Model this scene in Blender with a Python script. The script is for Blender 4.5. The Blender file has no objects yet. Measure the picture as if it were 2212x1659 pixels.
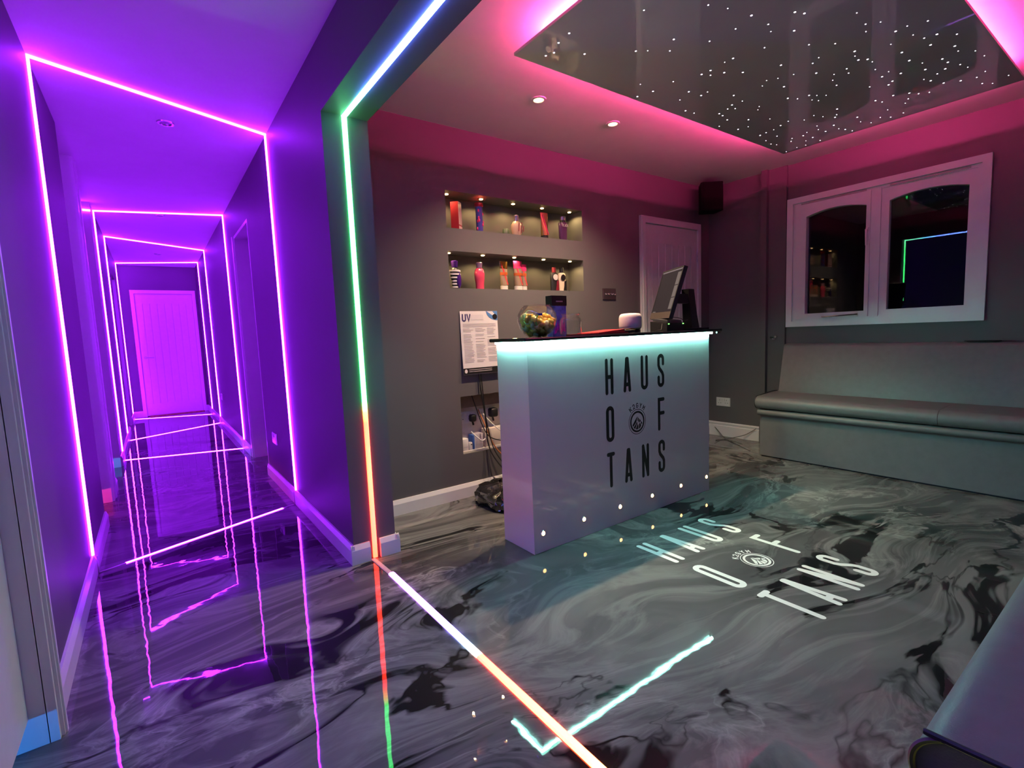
import bpy, math, random
from mathutils import Vector, Matrix

random.seed(7)
PI = math.pi
scene = bpy.context.scene
COL = scene.collection

# ------------------------------------------------------------------ camera
F_PX = 1068.88
R = [[0.80803877, -0.5876881, -0.04118308],
     [-0.09233526, -0.05729445, -0.99407824],
     [0.58184839, 0.80705641, -0.10056047]]
cam_d = bpy.data.cameras.new('camera')
cam_d.sensor_fit = 'HORIZONTAL'
cam_d.sensor_width = 36.0
cam_d.lens = F_PX / 2212.0 * 36.0
cam_d.clip_start = 0.02
cam_d.clip_end = 100
cam = bpy.data.objects.new('camera', cam_d)
M = Matrix.Identity(4)
for i in range(3):
    M[i][0] = R[0][i]
    M[i][1] = -R[1][i]
    M[i][2] = -R[2][i]
M[2][3] = 1.10
cam.matrix_world = M
COL.objects.link(cam)
scene.camera = cam

# ------------------------------------------------------------------ world, exposure
world = bpy.data.worlds.new('night_world')
scene.world = world
world.use_nodes = True
world.node_tree.nodes['Background'].inputs[0].default_value = (0.01, 0.012, 0.02, 1)
world.node_tree.nodes['Background'].inputs[1].default_value = 0.15
scene.view_settings.view_transform = 'Standard'
scene.view_settings.look = 'None'
scene.view_settings.gamma = 1.0
scene.view_settings.use_curve_mapping = False
scene.view_settings.exposure = 0.42
scene.cycles.max_bounces = 6
scene.cycles.diffuse_bounces = 3
scene.cycles.glossy_bounces = 4
scene.cycles.transmission_bounces = 4
scene.cycles.transparent_max_bounces = 10
scene.cycles.use_adaptive_sampling = True
scene.cycles.adaptive_threshold = 0.1
scene.cycles.caustics_refractive = False
scene.cycles.caustics_reflective = False
scene.cycles.sample_clamp_indirect = 6.0

# lamp levels (tuned against the photograph)
PURPLE = (23.0, 0.85, 76.0)
COVE = (400.0, 21.0, 110.0)
COUNTER_LED = (50.0, 156.0, 124.0)
SPOT_W = 118.0
STRIP_GAIN = 1.0
NICHE_W = 2.2

# room planes
XL, XR, XP = -0.335, 0.716, 0.932
YP, YB, YE, YF = 2.384, 2.885, 10.03, -0.46
XW, ZC, ZB = 4.55, 2.435, 2.138

# ------------------------------------------------------------------ materials
MATS = {}
def new_mat(name):
    m = bpy.data.materials.new(name)
    m.use_nodes = True
    return m, m.node_tree, m.node_tree.nodes['Principled BSDF']

def mat(name, col, rough=0.5, metal=0.0, spec=0.5, noise=0.06, nscale=8.0, bump=0.0, bscale=60.0,
        coat=0.0, coat_rough=0.05, trans=0.0, ior=1.5, emit=None, estr=0.0):
    if name in MATS:
        return MATS[name]
    m, nt, b = new_mat(name)
    b.inputs['Roughness'].default_value = rough
    b.inputs['Metallic'].default_value = metal
    b.inputs['Specular IOR Level'].default_value = spec
    b.inputs['IOR'].default_value = ior
    b.inputs['Transmission Weight'].default_value = trans
    b.inputs['Coat Weight'].default_value = coat
    b.inputs['Coat Roughness'].default_value = coat_rough
    c = (col[0], col[1], col[2], 1)
    tc = nt.nodes.new('ShaderNodeTexCoord')
    if noise > 0:
        n = nt.nodes.new('ShaderNodeTexNoise')
        n.inputs['Scale'].default_value = nscale
        n.inputs['Detail'].default_value = 4
        nt.links.new(tc.outputs['Object'], n.inputs['Vector'])
        r = nt.nodes.new('ShaderNodeValToRGB')
        r.color_ramp.elements[0].position = 0.3
        r.color_ramp.elements[1].position = 0.7
        r.color_ramp.elements[0].color = tuple(max(0, x * (1 - noise)) for x in col) + (1,)
        r.color_ramp.elements[1].color = tuple(min(1, x * (1 + noise)) for x in col) + (1,)
        nt.links.new(n.outputs['Fac'], r.inputs['Fac'])
        nt.links.new(r.outputs['Color'], b.inputs['Base Color'])
    else:
        b.inputs['Base Color'].default_value = c
    if bump > 0:
        n2 = nt.nodes.new('ShaderNodeTexNoise')
        n2.inputs['Scale'].default_value = bscale
        n2.inputs['Detail'].default_value = 3
        nt.links.new(tc.outputs['Object'], n2.inputs['Vector'])
        bp = nt.nodes.new('ShaderNodeBump')
        bp.inputs['Strength'].default_value = bump
        bp.inputs['Distance'].default_value = 0.004
        nt.links.new(n2.outputs['Fac'], bp.inputs['Height'])
        nt.links.new(bp.outputs['Normal'], b.inputs['Normal'])
    if emit:
        b.inputs['Emission Color'].default_value = (emit[0], emit[1], emit[2], 1)
        b.inputs['Emission Strength'].default_value = estr
    MATS[name] = m
    return m

def emis(name, rgb, strength=1.0):
    if name in MATS:
        return MATS[name]
    m, nt, b = new_mat(name)
    b.inputs['Base Color'].default_value = (0.6, 0.6, 0.6, 1)
    b.inputs['Emission Color'].default_value = (rgb[0], rgb[1], rgb[2], 1)
    b.inputs['Emission Strength'].default_value = strength
    MATS[name] = m
    return m

def emis_ramp(name, axis, lo, hi, stops, strength=1.0):
    """emission colour running along a world axis; stops = [(coordinate, rgb)]"""
    m, nt, b = new_mat(name)
    b.inputs['Base Color'].default_value = (0.5, 0.5, 0.5, 1)
    g = nt.nodes.new('ShaderNodeNewGeometry')
    s = nt.nodes.new('ShaderNodeSeparateXYZ')
    nt.links.new(g.outputs['Position'], s.inputs[0])
    mr = nt.nodes.new('ShaderNodeMapRange')
    mr.inputs['From Min'].default_value = lo
    mr.inputs['From Max'].default_value = hi
    nt.links.new(s.outputs[axis], mr.inputs['Value'])
    r = nt.nodes.new('ShaderNodeValToRGB')
    cr = r.color_ramp
    st = sorted(((c - lo) / (hi - lo), rgb) for c, rgb in stops)
    while len(cr.elements) < len(st):
        cr.elements.new(0.5)
    for e, (p, rgb) in zip(cr.elements, st):
        e.position = min(1, max(0, p))
        e.color = tuple(rgb) + (1,)
    nt.links.new(mr.outputs[0], r.inputs['Fac'])
    nt.links.new(r.outputs['Color'], b.inputs['Emission Color'])
    b.inputs['Emission Strength'].default_value = strength
    MATS[name] = m
    return m

def floor_material():
    m, nt, b = new_mat('marbled_resin')
    N, L = nt.nodes, nt.links
    g = N.new('ShaderNodeNewGeometry')
    def noise(vec, scale, detail, rough=0.55, dist=0.0):
        n = N.new('ShaderNodeTexNoise')
        n.inputs['Scale'].default_value = scale
        n.inputs['Detail'].default_value = detail
        n.inputs['Roughness'].default_value = rough
        n.inputs['Distortion'].default_value = dist
        L.new(vec, n.inputs['Vector'])
        return n
    def ramp(fac, stops):
        r = N.new('ShaderNodeValToRGB')
        while len(r.color_ramp.elements) < len(stops):
            r.color_ramp.elements.new(0.5)
        for e, (p, v) in zip(r.color_ramp.elements, stops):
            e.position = p
            e.color = (v[0], v[1], v[2], 1) if isinstance(v, tuple) else (v, v, v, 1)
        L.new(fac, r.inputs['Fac'])
        return r
    mp = N.new('ShaderNodeMapping')
    mp.inputs['Rotation'].default_value = (0, 0, math.radians(24))
    mp.inputs['Scale'].default_value = (0.62, 1.25, 1)
    L.new(g.outputs['Position'], mp.inputs['Vector'])
    def warp(vec, scale, detail, amount):
        w = noise(vec, scale, detail, 0.5)
        sub = N.new('ShaderNodeVectorMath'); sub.operation = 'SUBTRACT'
        sub.inputs[1].default_value = (0.5, 0.5, 0.5)
        L.new(w.outputs['Color'], sub.inputs[0])
        sc = N.new('ShaderNodeVectorMath'); sc.operation = 'SCALE'
        sc.inputs['Scale'].default_value = amount
        L.new(sub.outputs[0], sc.inputs[0])
        add = N.new('ShaderNodeVectorMath'); add.operation = 'ADD'
        L.new(vec, add.inputs[0]); L.new(sc.outputs[0], add.inputs[1])
        return add.outputs[0]
    p1 = warp(mp.outputs[0], 0.9, 2, 2.0)
    p2 = warp(p1, 2.2, 3, 0.55)
    cloud = noise(p2, 0.85, 5, 0.5)
    rc = ramp(cloud.outputs['Fac'], [(0.30, (0.022, 0.022, 0.024)), (0.43, (0.068, 0.067, 0.070)),
                                     (0.54, (0.108, 0.107, 0.108)), (0.72, (0.22, 0.218, 0.213))])
    # long pale streaks drawn out along the pour
    stv = N.new('ShaderNodeMapping'); stv.inputs['Scale'].default_value = (0.7, 3.2, 1)
    L.new(p1, stv.inputs['Vector'])
    wisp = noise(stv.outputs[0], 2.0, 7, 0.62, 0.8)
    rw = ramp(wisp.outputs['Fac'], [(0.48, 0.0), (0.60, 0.42), (0.70, 0.0)])
    mixw = N.new('ShaderNodeMix'); mixw.data_type = 'RGBA'
    L.new(rw.outputs['Color'], mixw.inputs[0])
    L.new(rc.outputs['Color'], mixw.inputs[6])
    mixw.inputs[7].default_value = (0.27, 0.27, 0.26, 1)
    # fine pale lacing in patches
    p3 = warp(p2, 5.0, 3, 0.22)
    lace = noise(p3, 2.6, 6, 0.6, 0.4)
    dl = N.new('ShaderNodeMath'); dl.operation = 'SUBTRACT'; dl.inputs[1].default_value = 0.5
    L.new(lace.outputs['Fac'], dl.inputs[0])
    al = N.new('ShaderNodeMath'); al.operation = 'ABSOLUTE'; L.new(dl.outputs[0], al.inputs[0])
    rl = ramp(al.outputs[0], [(0.0, 0.55), (0.014, 0.30), (0.05, 0.0)])
    msk = noise(p1, 1.2, 3, 0.5)
    rm = ramp(msk.outputs['Fac'], [(0.50, 0.0), (0.62, 1.0)])
    ml = N.new('ShaderNodeMath'); ml.operation = 'MULTIPLY'
    L.new(rl.outputs['Color'], ml.inputs[0]); L.new(rm.outputs['Color'], ml.inputs[1])
    mixl = N.new('ShaderNodeMix'); mixl.data_type = 'RGBA'
    L.new(ml.outputs[0], mixl.inputs[0]); L.new(mixw.outputs[2], mixl.inputs[6])
    mixl.inputs[7].default_value = (0.40, 0.40, 0.385, 1)
    # black veins of uneven width where the warped field crosses its middle value
    vein = noise(p3, 0.66, 5, 0.55, 0.2)
    d = N.new('ShaderNodeMath'); d.operation = 'SUBTRACT'; d.inputs[1].default_value = 0.485
    L.new(vein.outputs['Fac'], d.inputs[0])
    ab = N.new('ShaderNodeMath'); ab.operation = 'ABSOLUTE'
    L.new(d.outputs[0], ab.inputs[0])
    wid = noise(p1, 1.9, 4, 0.6)
    rwid = ramp(wid.outputs['Fac'], [(0.40, 0.0), (0.50, 0.007), (0.68, 0.038)])
    dv = N.new('ShaderNodeMath'); dv.operation = 'SUBTRACT'
    L.new(rwid.outputs['Color'], dv.inputs[0]); L.new(ab.outputs[0], dv.inputs[1])
    mrv = N.new('ShaderNodeMapRange'); mrv.interpolation_type = 'SMOOTHSTEP'
    mrv.inputs['From Min'].default_value = -0.006; mrv.inputs['From Max'].default_value = 0.012
    L.new(dv.outputs[0], mrv.inputs['Value'])
    mixv = N.new('ShaderNodeMix'); mixv.data_type = 'RGBA'
    L.new(mrv.outputs[0], mixv.inputs[0])
    L.new(mixl.outputs[2], mixv.inputs[6])
    mixv.inputs[7].default_value = (0.010, 0.010, 0.011, 1)
    L.new(mixv.outputs[2], b.inputs['Base Color'])
    b.inputs['Roughness'].default_value = 0.55
    b.inputs['Specular IOR Level'].default_value = 0.0
    b.inputs['Coat Weight'].default_value = 1.0
    b.inputs['Coat Roughness'].default_value = 0.012
    b.inputs['Coat IOR'].default_value = 1.38
    wav = noise(g.outputs['Position'], 7.0, 2)
    wav2 = noise(g.outputs['Position'], 34.0, 2)
    ad = N.new('ShaderNodeMath'); ad.operation = 'MULTIPLY_ADD'
    ad.inputs[1].default_value = 0.06
    L.new(wav2.outputs['Fac'], ad.inputs[0]); L.new(wav.outputs['Fac'], ad.inputs[2])
    bp = N.new('ShaderNodeBump')
    bp.inputs['Strength'].default_value = 0.10
    bp.inputs['Distance'].default_value = 0.004
    L.new(ad.outputs[0], bp.inputs['Height'])
    L.new(bp.outputs['Normal'], b.inputs['Coat Normal'])
    MATS['floor'] = m
    return m

FLOOR = floor_material()
WALL = mat('grey_wall_paint', (0.118, 0.112, 0.115), 0.55, spec=0.25, noise=0.03, nscale=3, bump=0.05, bscale=160)
CEIL = mat('white_ceiling_paint', (0.74, 0.72, 0.72), 0.7, spec=0.2, noise=0.02, bump=0.04, bscale=120)
TRIM = mat('white_gloss_trim', (0.72, 0.70, 0.70), 0.35, noise=0.03)
DOORM = mat('white_door_paint', (0.68, 0.66, 0.66), 0.4, noise=0.03, nscale=20)
PLASTER = mat('bare_white_lining', (0.66, 0.62, 0.58), 0.7, noise=0.1, nscale=14)
BROWN = mat('brown_board_lining', (0.22, 0.15, 0.10), 0.7, noise=0.15, nscale=20)
GLOSSW = mat('white_gloss_panel', (0.62, 0.60, 0.62), 0.22, noise=0.01, coat=1.0, coat_rough=0.02)
DKGLASS = mat('dark_green_glass', (0.008, 0.022, 0.018), 0.06, noise=0.02, coat=1.0, coat_rough=0.02)
BLACK = mat('black_vinyl', (0.010, 0.009, 0.010), 0.4, noise=0.05)
BLACKP = mat('black_plastic', (0.012, 0.011, 0.012), 0.45, noise=0.1, nscale=30)
WHITEV = mat('white_floor_vinyl', (0.86, 0.86, 0.84), 0.35, noise=0.02, coat=1.0, coat_rough=0.03)
VINYL = mat('grey_leatherette', (0.155, 0.155, 0.155), 0.42, spec=0.4, noise=0.06, nscale=25, bump=0.15, bscale=350)
PIPING = mat('dark_piping', (0.03, 0.03, 0.03), 0.5, noise=0.05)
STEEL = mat('brushed_steel', (0.55, 0.54, 0.53), 0.3, metal=1.0, noise=0.05, nscale=60)
CHROME = mat('chrome', (0.8, 0.8, 0.8), 0.08, metal=1.0, noise=0.01)
UPVC = mat('white_window_frame', (0.88, 0.85, 0.84), 0.35, noise=0.03)
RUBBER = mat('window_gasket', (0.015, 0.015, 0.015), 0.6, noise=0.05)
WHITEP = mat('white_plastic', (0.72, 0.70, 0.68), 0.4, noise=0.03)
DARKSLOT = mat('dark_slot', (0.004, 0.004, 0.004), 0.7, noise=0.02)
STAR_PANEL = mat('gloss_grey_stretch_ceiling', (0.62, 0.60, 0.59), 0.25, noise=0.04, nscale=2, coat=1.0, coat_rough=0.012, ior=1.6)
def thin_glass(name, tint, ior):
    m, nt, b = new_mat(name)
    nt.nodes.remove(b)
    out = [n for n in nt.nodes if n.type == 'OUTPUT_MATERIAL'][0]
    tr = nt.nodes.new('ShaderNodeBsdfTransparent'); tr.inputs[0].default_value = tuple(tint) + (1,)
    gl = nt.nodes.new('ShaderNodeBsdfGlossy'); gl.inputs['Roughness'].default_value = 0.01
    lw = nt.nodes.new('ShaderNodeLayerWeight'); lw.inputs['Blend'].default_value = 0.5
    pw = nt.nodes.new('ShaderNodeMath'); pw.operation = 'POWER'; pw.inputs[1].default_value = 2.6
    nt.links.new(lw.outputs['Facing'], pw.inputs[0])
    fr_ = nt.nodes.new('ShaderNodeMath'); fr_.operation = 'MULTIPLY_ADD'; fr_.use_clamp = True
    r0 = ((ior - 1) / (ior + 1)) ** 2
    fr_.inputs[1].default_value = 0.7; fr_.inputs[2].default_value = r0
    nt.links.new(pw.outputs[0], fr_.inputs[0])
    mx = nt.nodes.new('ShaderNodeMixShader')
    nt.links.new(fr_.outputs[0], mx.inputs[0]); nt.links.new(tr.outputs[0], mx.inputs[1]); nt.links.new(gl.outputs[0], mx.inputs[2])
    nt.links.new(mx.outputs[0], out.inputs['Surface'])
    MATS[name] = m
    return m
STAR_PANEL.node_tree.nodes['Principled BSDF'].inputs['Coat IOR'].default_value = 1.9
GLASS = thin_glass('clear_glass', (0.96, 0.97, 0.97), 1.4)
PANE = thin_glass('window_glass', (0.85, 0.88, 0.9), 1.5)
CHANNEL = mat('clear_strip_channel', (0.45, 0.38, 0.42), 0.25, noise=0.08, nscale=40)
PURPLE_M = emis('purple_led', PURPLE)
COVE_M = emis('pink_led', COVE)
CLED_M = emis('ice_white_led', COUNTER_LED)
WARM_M = emis('warm_led_lens', (9.0, 5.4, 2.0))
WARM_S = emis('warm_button_led', (15.0, 7.0, 2.4))
STAR_M = emis('fibre_point', (4.5, 4.0, 4.8))
STAR_M.cycles.emission_sampling = 'NONE'

# ------------------------------------------------------------------ mesh helpers
def origin_of(p):
    v = Vector((0, 0, 0))
    while p is not None:
        v += Vector(p.location)
        p = p.parent
    return v

class MB:
    def __init__(self):
        self.v = []; self.f = []
    def add(self, vs, fs):
        o = len(self.v)
        self.v += [Vector(p) for p in vs]
        self.f += [[i + o for i in f] for f in fs]
        return self
    def box(self, x0, x1, y0, y1, z0, z1):
        return self.add([(x0, y0, z0), (x1, y0, z0), (x1, y1, z0), (x0, y1, z0),
                         (x0, y0, z1), (x1, y0, z1), (x1, y1, z1), (x0, y1, z1)],
                        [(0, 3, 2, 1), (4, 5, 6, 7), (0, 1, 5, 4), (1, 2, 6, 5), (2, 3, 7, 6), (3, 0, 4, 7)])
    def rbox(self, x0, x1, y0, y1, z0, z1, r=0.01, seg=3):
        """box with its vertical and horizontal edges rounded (superellipse-like shell)"""
        c = Vector(((x0 + x1) / 2, (y0 + y1) / 2, (z0 + z1) / 2))
        hx, hy, hz = (x1 - x0) / 2, (y1 - y0) / 2, (z1 - z0) / 2
        r = min(r, hx * .99, hy * .99, hz * .99)
        def ring(inset, z):
            pts = []
            rr = max(r - inset, r * 0.02)
            for cx, cy, a0 in ((hx - r, hy - r, 0), (-hx + r, hy - r, 90), (-hx + r, -hy + r, 180), (hx - r, -hy + r, 270)):
                for k in range(seg + 1):
                    a = math.radians(a0 + 90 * k / seg)
                    pts.append(c + Vector((cx + rr * math.cos(a), cy + rr * math.sin(a), z)))
            return pts
        rings = []
        for k in range(seg + 1):
            a = PI / 2 * k / seg
            rings.append(ring(r * (1 - math.sin(a)), -hz + r * (1 - math.cos(a))))
        for k in range(seg + 1):
            a = PI / 2 * (1 - k / seg)
            rings.append(ring(r * (1 - math.sin(a)), hz - r * (1 - math.cos(a))))
        return self.loft(rings)
    def loft(self, rings, cap=True, closed=True):
        n = len(rings[0]); o = len(self.v)
        for r in rings:
            self.v += [Vector(p) for p in r]
        for i in range(len(rings) - 1):
            for k in range(n if closed else n - 1):
                a = o + i * n + k; b = o + i * n + (k + 1) % n
                self.f.append([a, b, b + n, a + n])
        if cap:
            self.f.append([o + k for k in range(n)][::-1])
            self.f.append([o + (len(rings) - 1) * n + k for k in range(n)])
        return self
    def lathe(self, c, prof, n=20, sx=1.0, sy=1.0, cap=True, rot=0.0):
        rings = []
        for r, z in prof:
            rings.append([Vector((c[0] + r * sx * math.cos(2 * PI * k / n + rot), c[1] + r * sy * math.sin(2 * PI * k / n + rot), c[2] + z)) for k in range(n)])
        return self.loft(rings, cap)
    def cyl(self, p0, p1, r0, r1=None, n=14):
        r1 = r0 if r1 is None else r1
        p0 = Vector(p0); p1 = Vector(p1)
        d = (p1 - p0).normalized()
        a = d.orthogonal().normalized(); b = d.cross(a)
        rings = [[p + (a * math.cos(2 * PI * k / n) + b * math.sin(2 * PI * k / n)) * r for k in range(n)] for p, r in ((p0, r0), (p1, r1))]
        return self.loft(rings)
    def tube(self, pts, r, n=7):
        pts = smooth([Vector(p) for p in pts])
        rings = []
        a = None
        for i, p in enumerate(pts):
            d = (pts[min(i + 1, len(pts) - 1)] - pts[max(i - 1, 0)]).normalized()
            a = d.orthogonal().normalized() if a is None else (a - a.dot(d) * d).normalized()
            b = d.cross(a)
            rings.append([p + (a * math.cos(2 * PI * k / n) + b * math.sin(2 * PI * k / n)) * r for k in range(n)])
        return self.loft(rings)
    def bar(self, p0, p1, w, h, up):
        """bar of width w, raised h along `up` from the line p0-p1, top edges chamfered"""
        p0 = Vector(p0); p1 = Vector(p1); up = Vector(up).normalized()
        d = (p1 - p0).normalized(); s = d.cross(up).normalized() * (w / 2)
        prof = [(-1, 0), (1, 0), (1, .5), (.6, 1), (-.6, 1), (-1, .5)]
        return self.loft([[p + s * a + up * (h * b) for a, b in prof] for p in (p0, p1)])
    def prism(self, poly, axis, a0, a1):
        """poly of 2-D points extruded along axis 'x','y' or 'z'"""
        def P(u, v, a):
            return {'x': (a, u, v), 'y': (u, a, v), 'z': (u, v, a)}[axis]
        return self.loft([[P(u, v, a) for u, v in poly] for a in (a0, a1)])
    def build(self, name, material, parent=None, smooth_shade=False, label=None):
        o0 = origin_of(parent)
        me = bpy.data.meshes.new(name)
        me.from_pydata([tuple(p - o0) for p in self.v], [], self.f)
        me.materials.append(material)
        me.validate()
        import bmesh
        bm = bmesh.new(); bm.from_mesh(me)
        bmesh.ops.recalc_face_normals(bm, faces=bm.faces)
        bm.to_mesh(me); bm.free()
        if smooth_shade:
            for p in me.polygons:
                p.use_smooth = True
            try:
                me.set_sharp_from_angle(angle=math.radians(40))
            except Exception:
                pass
        ob = bpy.data.objects.new(name, me)
        COL.objects.link(ob)
        if parent is not None:
            ob.parent = parent
        if label:
            ob['label'] = label
        return ob

def smooth(pts, k=6):
    if len(pts) < 3:
        return pts
    out = []
    P = [pts[0]] + pts + [pts[-1]]
    for i in range(1, len(P) - 2):
        for j in range(k):
            t = j / k
            a, b, c, d = P[i - 1], P[i], P[i + 1], P[i + 2]
            out.append(0.5 * ((2 * b) + (c - a) * t + (2 * a - 5 * b + 4 * c - d) * t * t + (3 * b - a - 3 * c + d) * t ** 3))
    out.append(pts[-1])
    return out

def tag(o, label, cat, group=None, kind=None):
    o['label'] = label
    o['category'] = cat
    if group: o['group'] = group
    if kind: o['kind'] = kind
    return o

def thing(name, loc, label, cat, group=None):
    o = bpy.data.objects.new(name, None)
    o.empty_display_size = 0.05
    COL.objects.link(o)
    o.location = loc
    return tag(o, label, cat, group)

def struct(name, mb, material, label, cat, smooth_shade=False):
    return tag(mb.build(name, material, None, smooth_shade), label, cat, kind='structure')

def struct_empty(name, loc, label, cat):
    o = thing(name, loc, label, cat)
    o['kind'] = 'structure'
    return o

def copy_tree(o, parent=None):
    c = o.copy(); COL.objects.link(c); c.parent = parent
    for ch in o.children:
        copy_tree(ch, c)
    return c

# ---- stroke lettering: each letter is strokes in a unit box (width 1, height H), drawn with round ends
def arc(cx, cy, rx, ry, a0, a1, n=9):
    return [(cx + rx * math.cos(math.radians(a0 + (a1 - a0) * k / n)), cy + ry * math.sin(math.radians(a0 + (a1 - a0) * k / n))) for k in range(n + 1)]

def letter_strokes(ch, w, h, s):
    """centre-line strokes for a condensed capital; w,h outer size, s stroke"""
    a, b = s / 2, w - s / 2
    t, o = h - s / 2, s / 2
    rx = (b - a) / 2; m = w / 2
    if ch == 'H': return [[(a, o), (a, t)], [(b, o), (b, t)], [(a, h * .49), (b, h * .49)]]
    if ch == 'A': return [[(a, o), (m - s * .18, t)], [(b, o), (m + s * .18, t)], [(a + rx * .3, h * .22), (b - rx * .3, h * .22)]]
    if ch == 'U': return [[(a, t)] + arc(m, o + rx, rx, rx, 180, 360) + [(b, t)]]
    if ch == 'O': return [arc(m, t - rx, rx, rx, 0, 180) + arc(m, o + rx, rx, rx, 180, 360) + [(b, t - rx)]]
    if ch == 'S': return [[(b, h * .70)] + arc(m, t - rx, rx, rx, 0, 180) + [(a, h * .66), (a + rx * .35, h * .57), (b - rx * .35, h * .43), (b, h * .34)] + arc(m, o + rx, rx, rx, 360, 180) + [(a, h * .30)]]
    if ch == 'F': return [[(a, o), (a, t), (b, t)], [(a, h * .53), (b, h * .53)]]
    if ch == 'T': return [[(m, o), (m, t)], [(a, t), (b, t)]]
    if ch == 'N': return [[(a, o), (a, t)], [(b, o), (b, t)], [(a, t), (b, o)]]
    if ch == 'K': return [[(a, o), (a, t)], [(b, t), (a, h * .42)], [(m * .9, h * .55), (b, o)]]
    if ch == '2': return [arc(m, t - rx, rx, rx, 170, -30) + [(a, o), (b, o)]]
    if ch == 'G': return [[(b, h * .74)] + arc(m, t - rx, rx, rx, 20, 180) + arc(m, o + rx, rx, rx, 180, 360) + [(b, h * .45), (m, h * .45)]]
    if ch == 'Y': return [[(a, t), (m, h * .5), (b, t)], [(m, h * .5), (m, o)]]
    if ch == 'M': return [[(a, o), (a, t), (m, h * .4), (b, t), (b, o)]]
    if ch == 'V': return [[(a, t), (m, o), (b, t)]]
    if ch == 'B': return [[(a, o), (a, t), (m, t)] + arc(m, h * .75, rx, h * .25 - o, 90, -90)[1:] + [(a, h * .5), (m, h * .5)] + arc(m, h * .25, rx, h * .25 - o, 90, -90)[1:] + [(a, o)]]
    if ch == 'L': return [[(a, t), (a, o), (b, o)]]
    if ch == 'C': return [[(b, h * .72)] + arc(m, t - rx, rx, rx, 10, 180) + arc(m, o + rx, rx, rx, 180, 350) + [(b, h * .28)]]
    return []

def stroke_poly(mb, line, s, place, lift):
    pts = [Vector((p[0], p[1])) for p in line]
    q = [pts[0]]
    for p in pts[1:]:
        if (p - q[-1]).length > 1e-6: q.append(p)
    pts = q
    n = len(pts)
    L, Rr = [], []
    closed = (pts[0] - pts[-1]).length < 1e-5
    for i in range(n):
        if closed:
            d0 = (pts[i] - pts[i - 1 if i > 0 else n - 2]).normalized(); d1 = (pts[(i + 1) if i < n - 1 else 1] - pts[i]).normalized()
        else:
            d0 = (pts[i] - pts[i - 1]).normalized() if i > 0 else (pts[1] - pts[0]).normalized()
            d1 = (pts[i + 1] - pts[i]).normalized() if i < n - 1 else d0
        n0 = Vector((-d0.y, d0.x)); n1 = Vector((-d1.y, d1.x))
        mv = (n0 + n1)
        mv = mv.normalized() if mv.length > 1e-4 else n0
        k = min(1.0 / max(mv.dot(n0), 0.35), 2.2)
        L.append(pts[i] + mv * (s / 2 * k)); Rr.append(pts[i] - mv * (s / 2 * k))
    out = [place(p.x, p.y, lift) for p in L] + [place(p.x, p.y, lift) for p in Rr]
    mb.add(out, [(i, i + 1, n + i + 1, n + i) for i in range(n - 1)])
    if not closed:                                    # rounded ends, half discs
        for e, dr in ((0, (pts[0] - pts[1]).normalized()), (n - 1, (pts[-1] - pts[-2]).normalized())):
            nv = Vector((-dr.y, dr.x))
            ring = [pts[e] + (nv * math.cos(PI * k / 8) + dr * math.sin(PI * k / 8)) * (s / 2) for k in range(9)]
            mb.add([place(p.x, p.y, lift) for p in ring], [list(range(9))])

def letter(mb, ch, x, y, w, h, s, place, tilt=0.0):
    c, si = math.cos(tilt), math.sin(tilt)
    def pl(u, v, lift):
        uu, vv = u - w / 2, v
        return place(x + uu * c - vv * si, y + uu * si + vv * c, lift)
    for k, st in enumerate(letter_strokes(ch, w, h, s)):
        stroke_poly(mb, st, s, pl, 0.0002 + 0.00006 * k)

def emblem(parent, material, cx, cy, r, place):
    def ring(r0, r1, lift):
        m = MB()
        n = 48
        a = [place(cx + r0 * math.cos(2 * PI * k / n), cy + r0 * math.sin(2 * PI * k / n), lift) for k in range(n)]
        b = [place(cx + r1 * math.cos(2 * PI * k / n), cy + r1 * math.sin(2 * PI * k / n), lift) for k in range(n)]
        m.add(a + b, [(k, (k + 1) % n, n + (k + 1) % n, n + k) for k in range(n)])
        return m
    ring(r, r * .95, .0002).build('emblem_outer_ring', material, parent)
    ring(r * .84, r * .69, .0002).build('emblem_inner_ring', material, parent)
    shards = [[(-.02, .42), (-.30, .10), (-.58, -.22), (-.50, -.36), (-.22, -.12), (-.08, .05)],
              [(-.08, .0), (-.20, -.18), (-.46, -.42), (-.26, -.57), (-.12, -.30), (.02, -.10)],
              [(.04, -.16), (-.08, -.34), (-.20, -.60), (.06, -.62), (.14, -.36)],
              [(.03, .40), (.02, .10), (.12, -.10), (.18, .04), (.16, .22)],
              [(.21, .22), (.22, .04), (.18, -.14), (.36, -.04), (.40, .04)],
              [(.20, -.20), (.18, -.40), (.11, -.61), (.32, -.53), (.44, -.36), (.34, -.14)],
              [(.45, .0), (.40, -.12), (.50, -.30), (.60, -.20)]]
    for sh in shards:
        MB().add([place(cx + u * r, cy + v * r, .0002) for u, v in sh], [list(range(len(sh)))]).build('emblem_mountain_facet', material, parent)
    for ch, ang in zip('K2GYM', (37, 18.5, 0, -18.5, -37)):
        a = math.radians(ang)
        m = MB()
        letter(m, ch, cx - math.sin(a) * r * 1.08, cy + math.cos(a) * r * 1.08, r * .27, r * .40, r * .07, place, a)
        m.build('emblem_letter', material, parent)

# ================================================================== THE ROOM SHELL
struct('floor', MB().box(-1.9, 5.0, YF - .1, YE + .2, -0.08, 0.0), FLOOR,
       'glossy dark grey marbled resin floor of the corridor and reception', 'floor')
struct('ceiling', MB().box(-1.9, 5.0, YF - .1, YE + .2, ZC, ZC + .1), CEIL,
       'smooth white painted ceiling above corridor and reception', 'ceiling')

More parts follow.
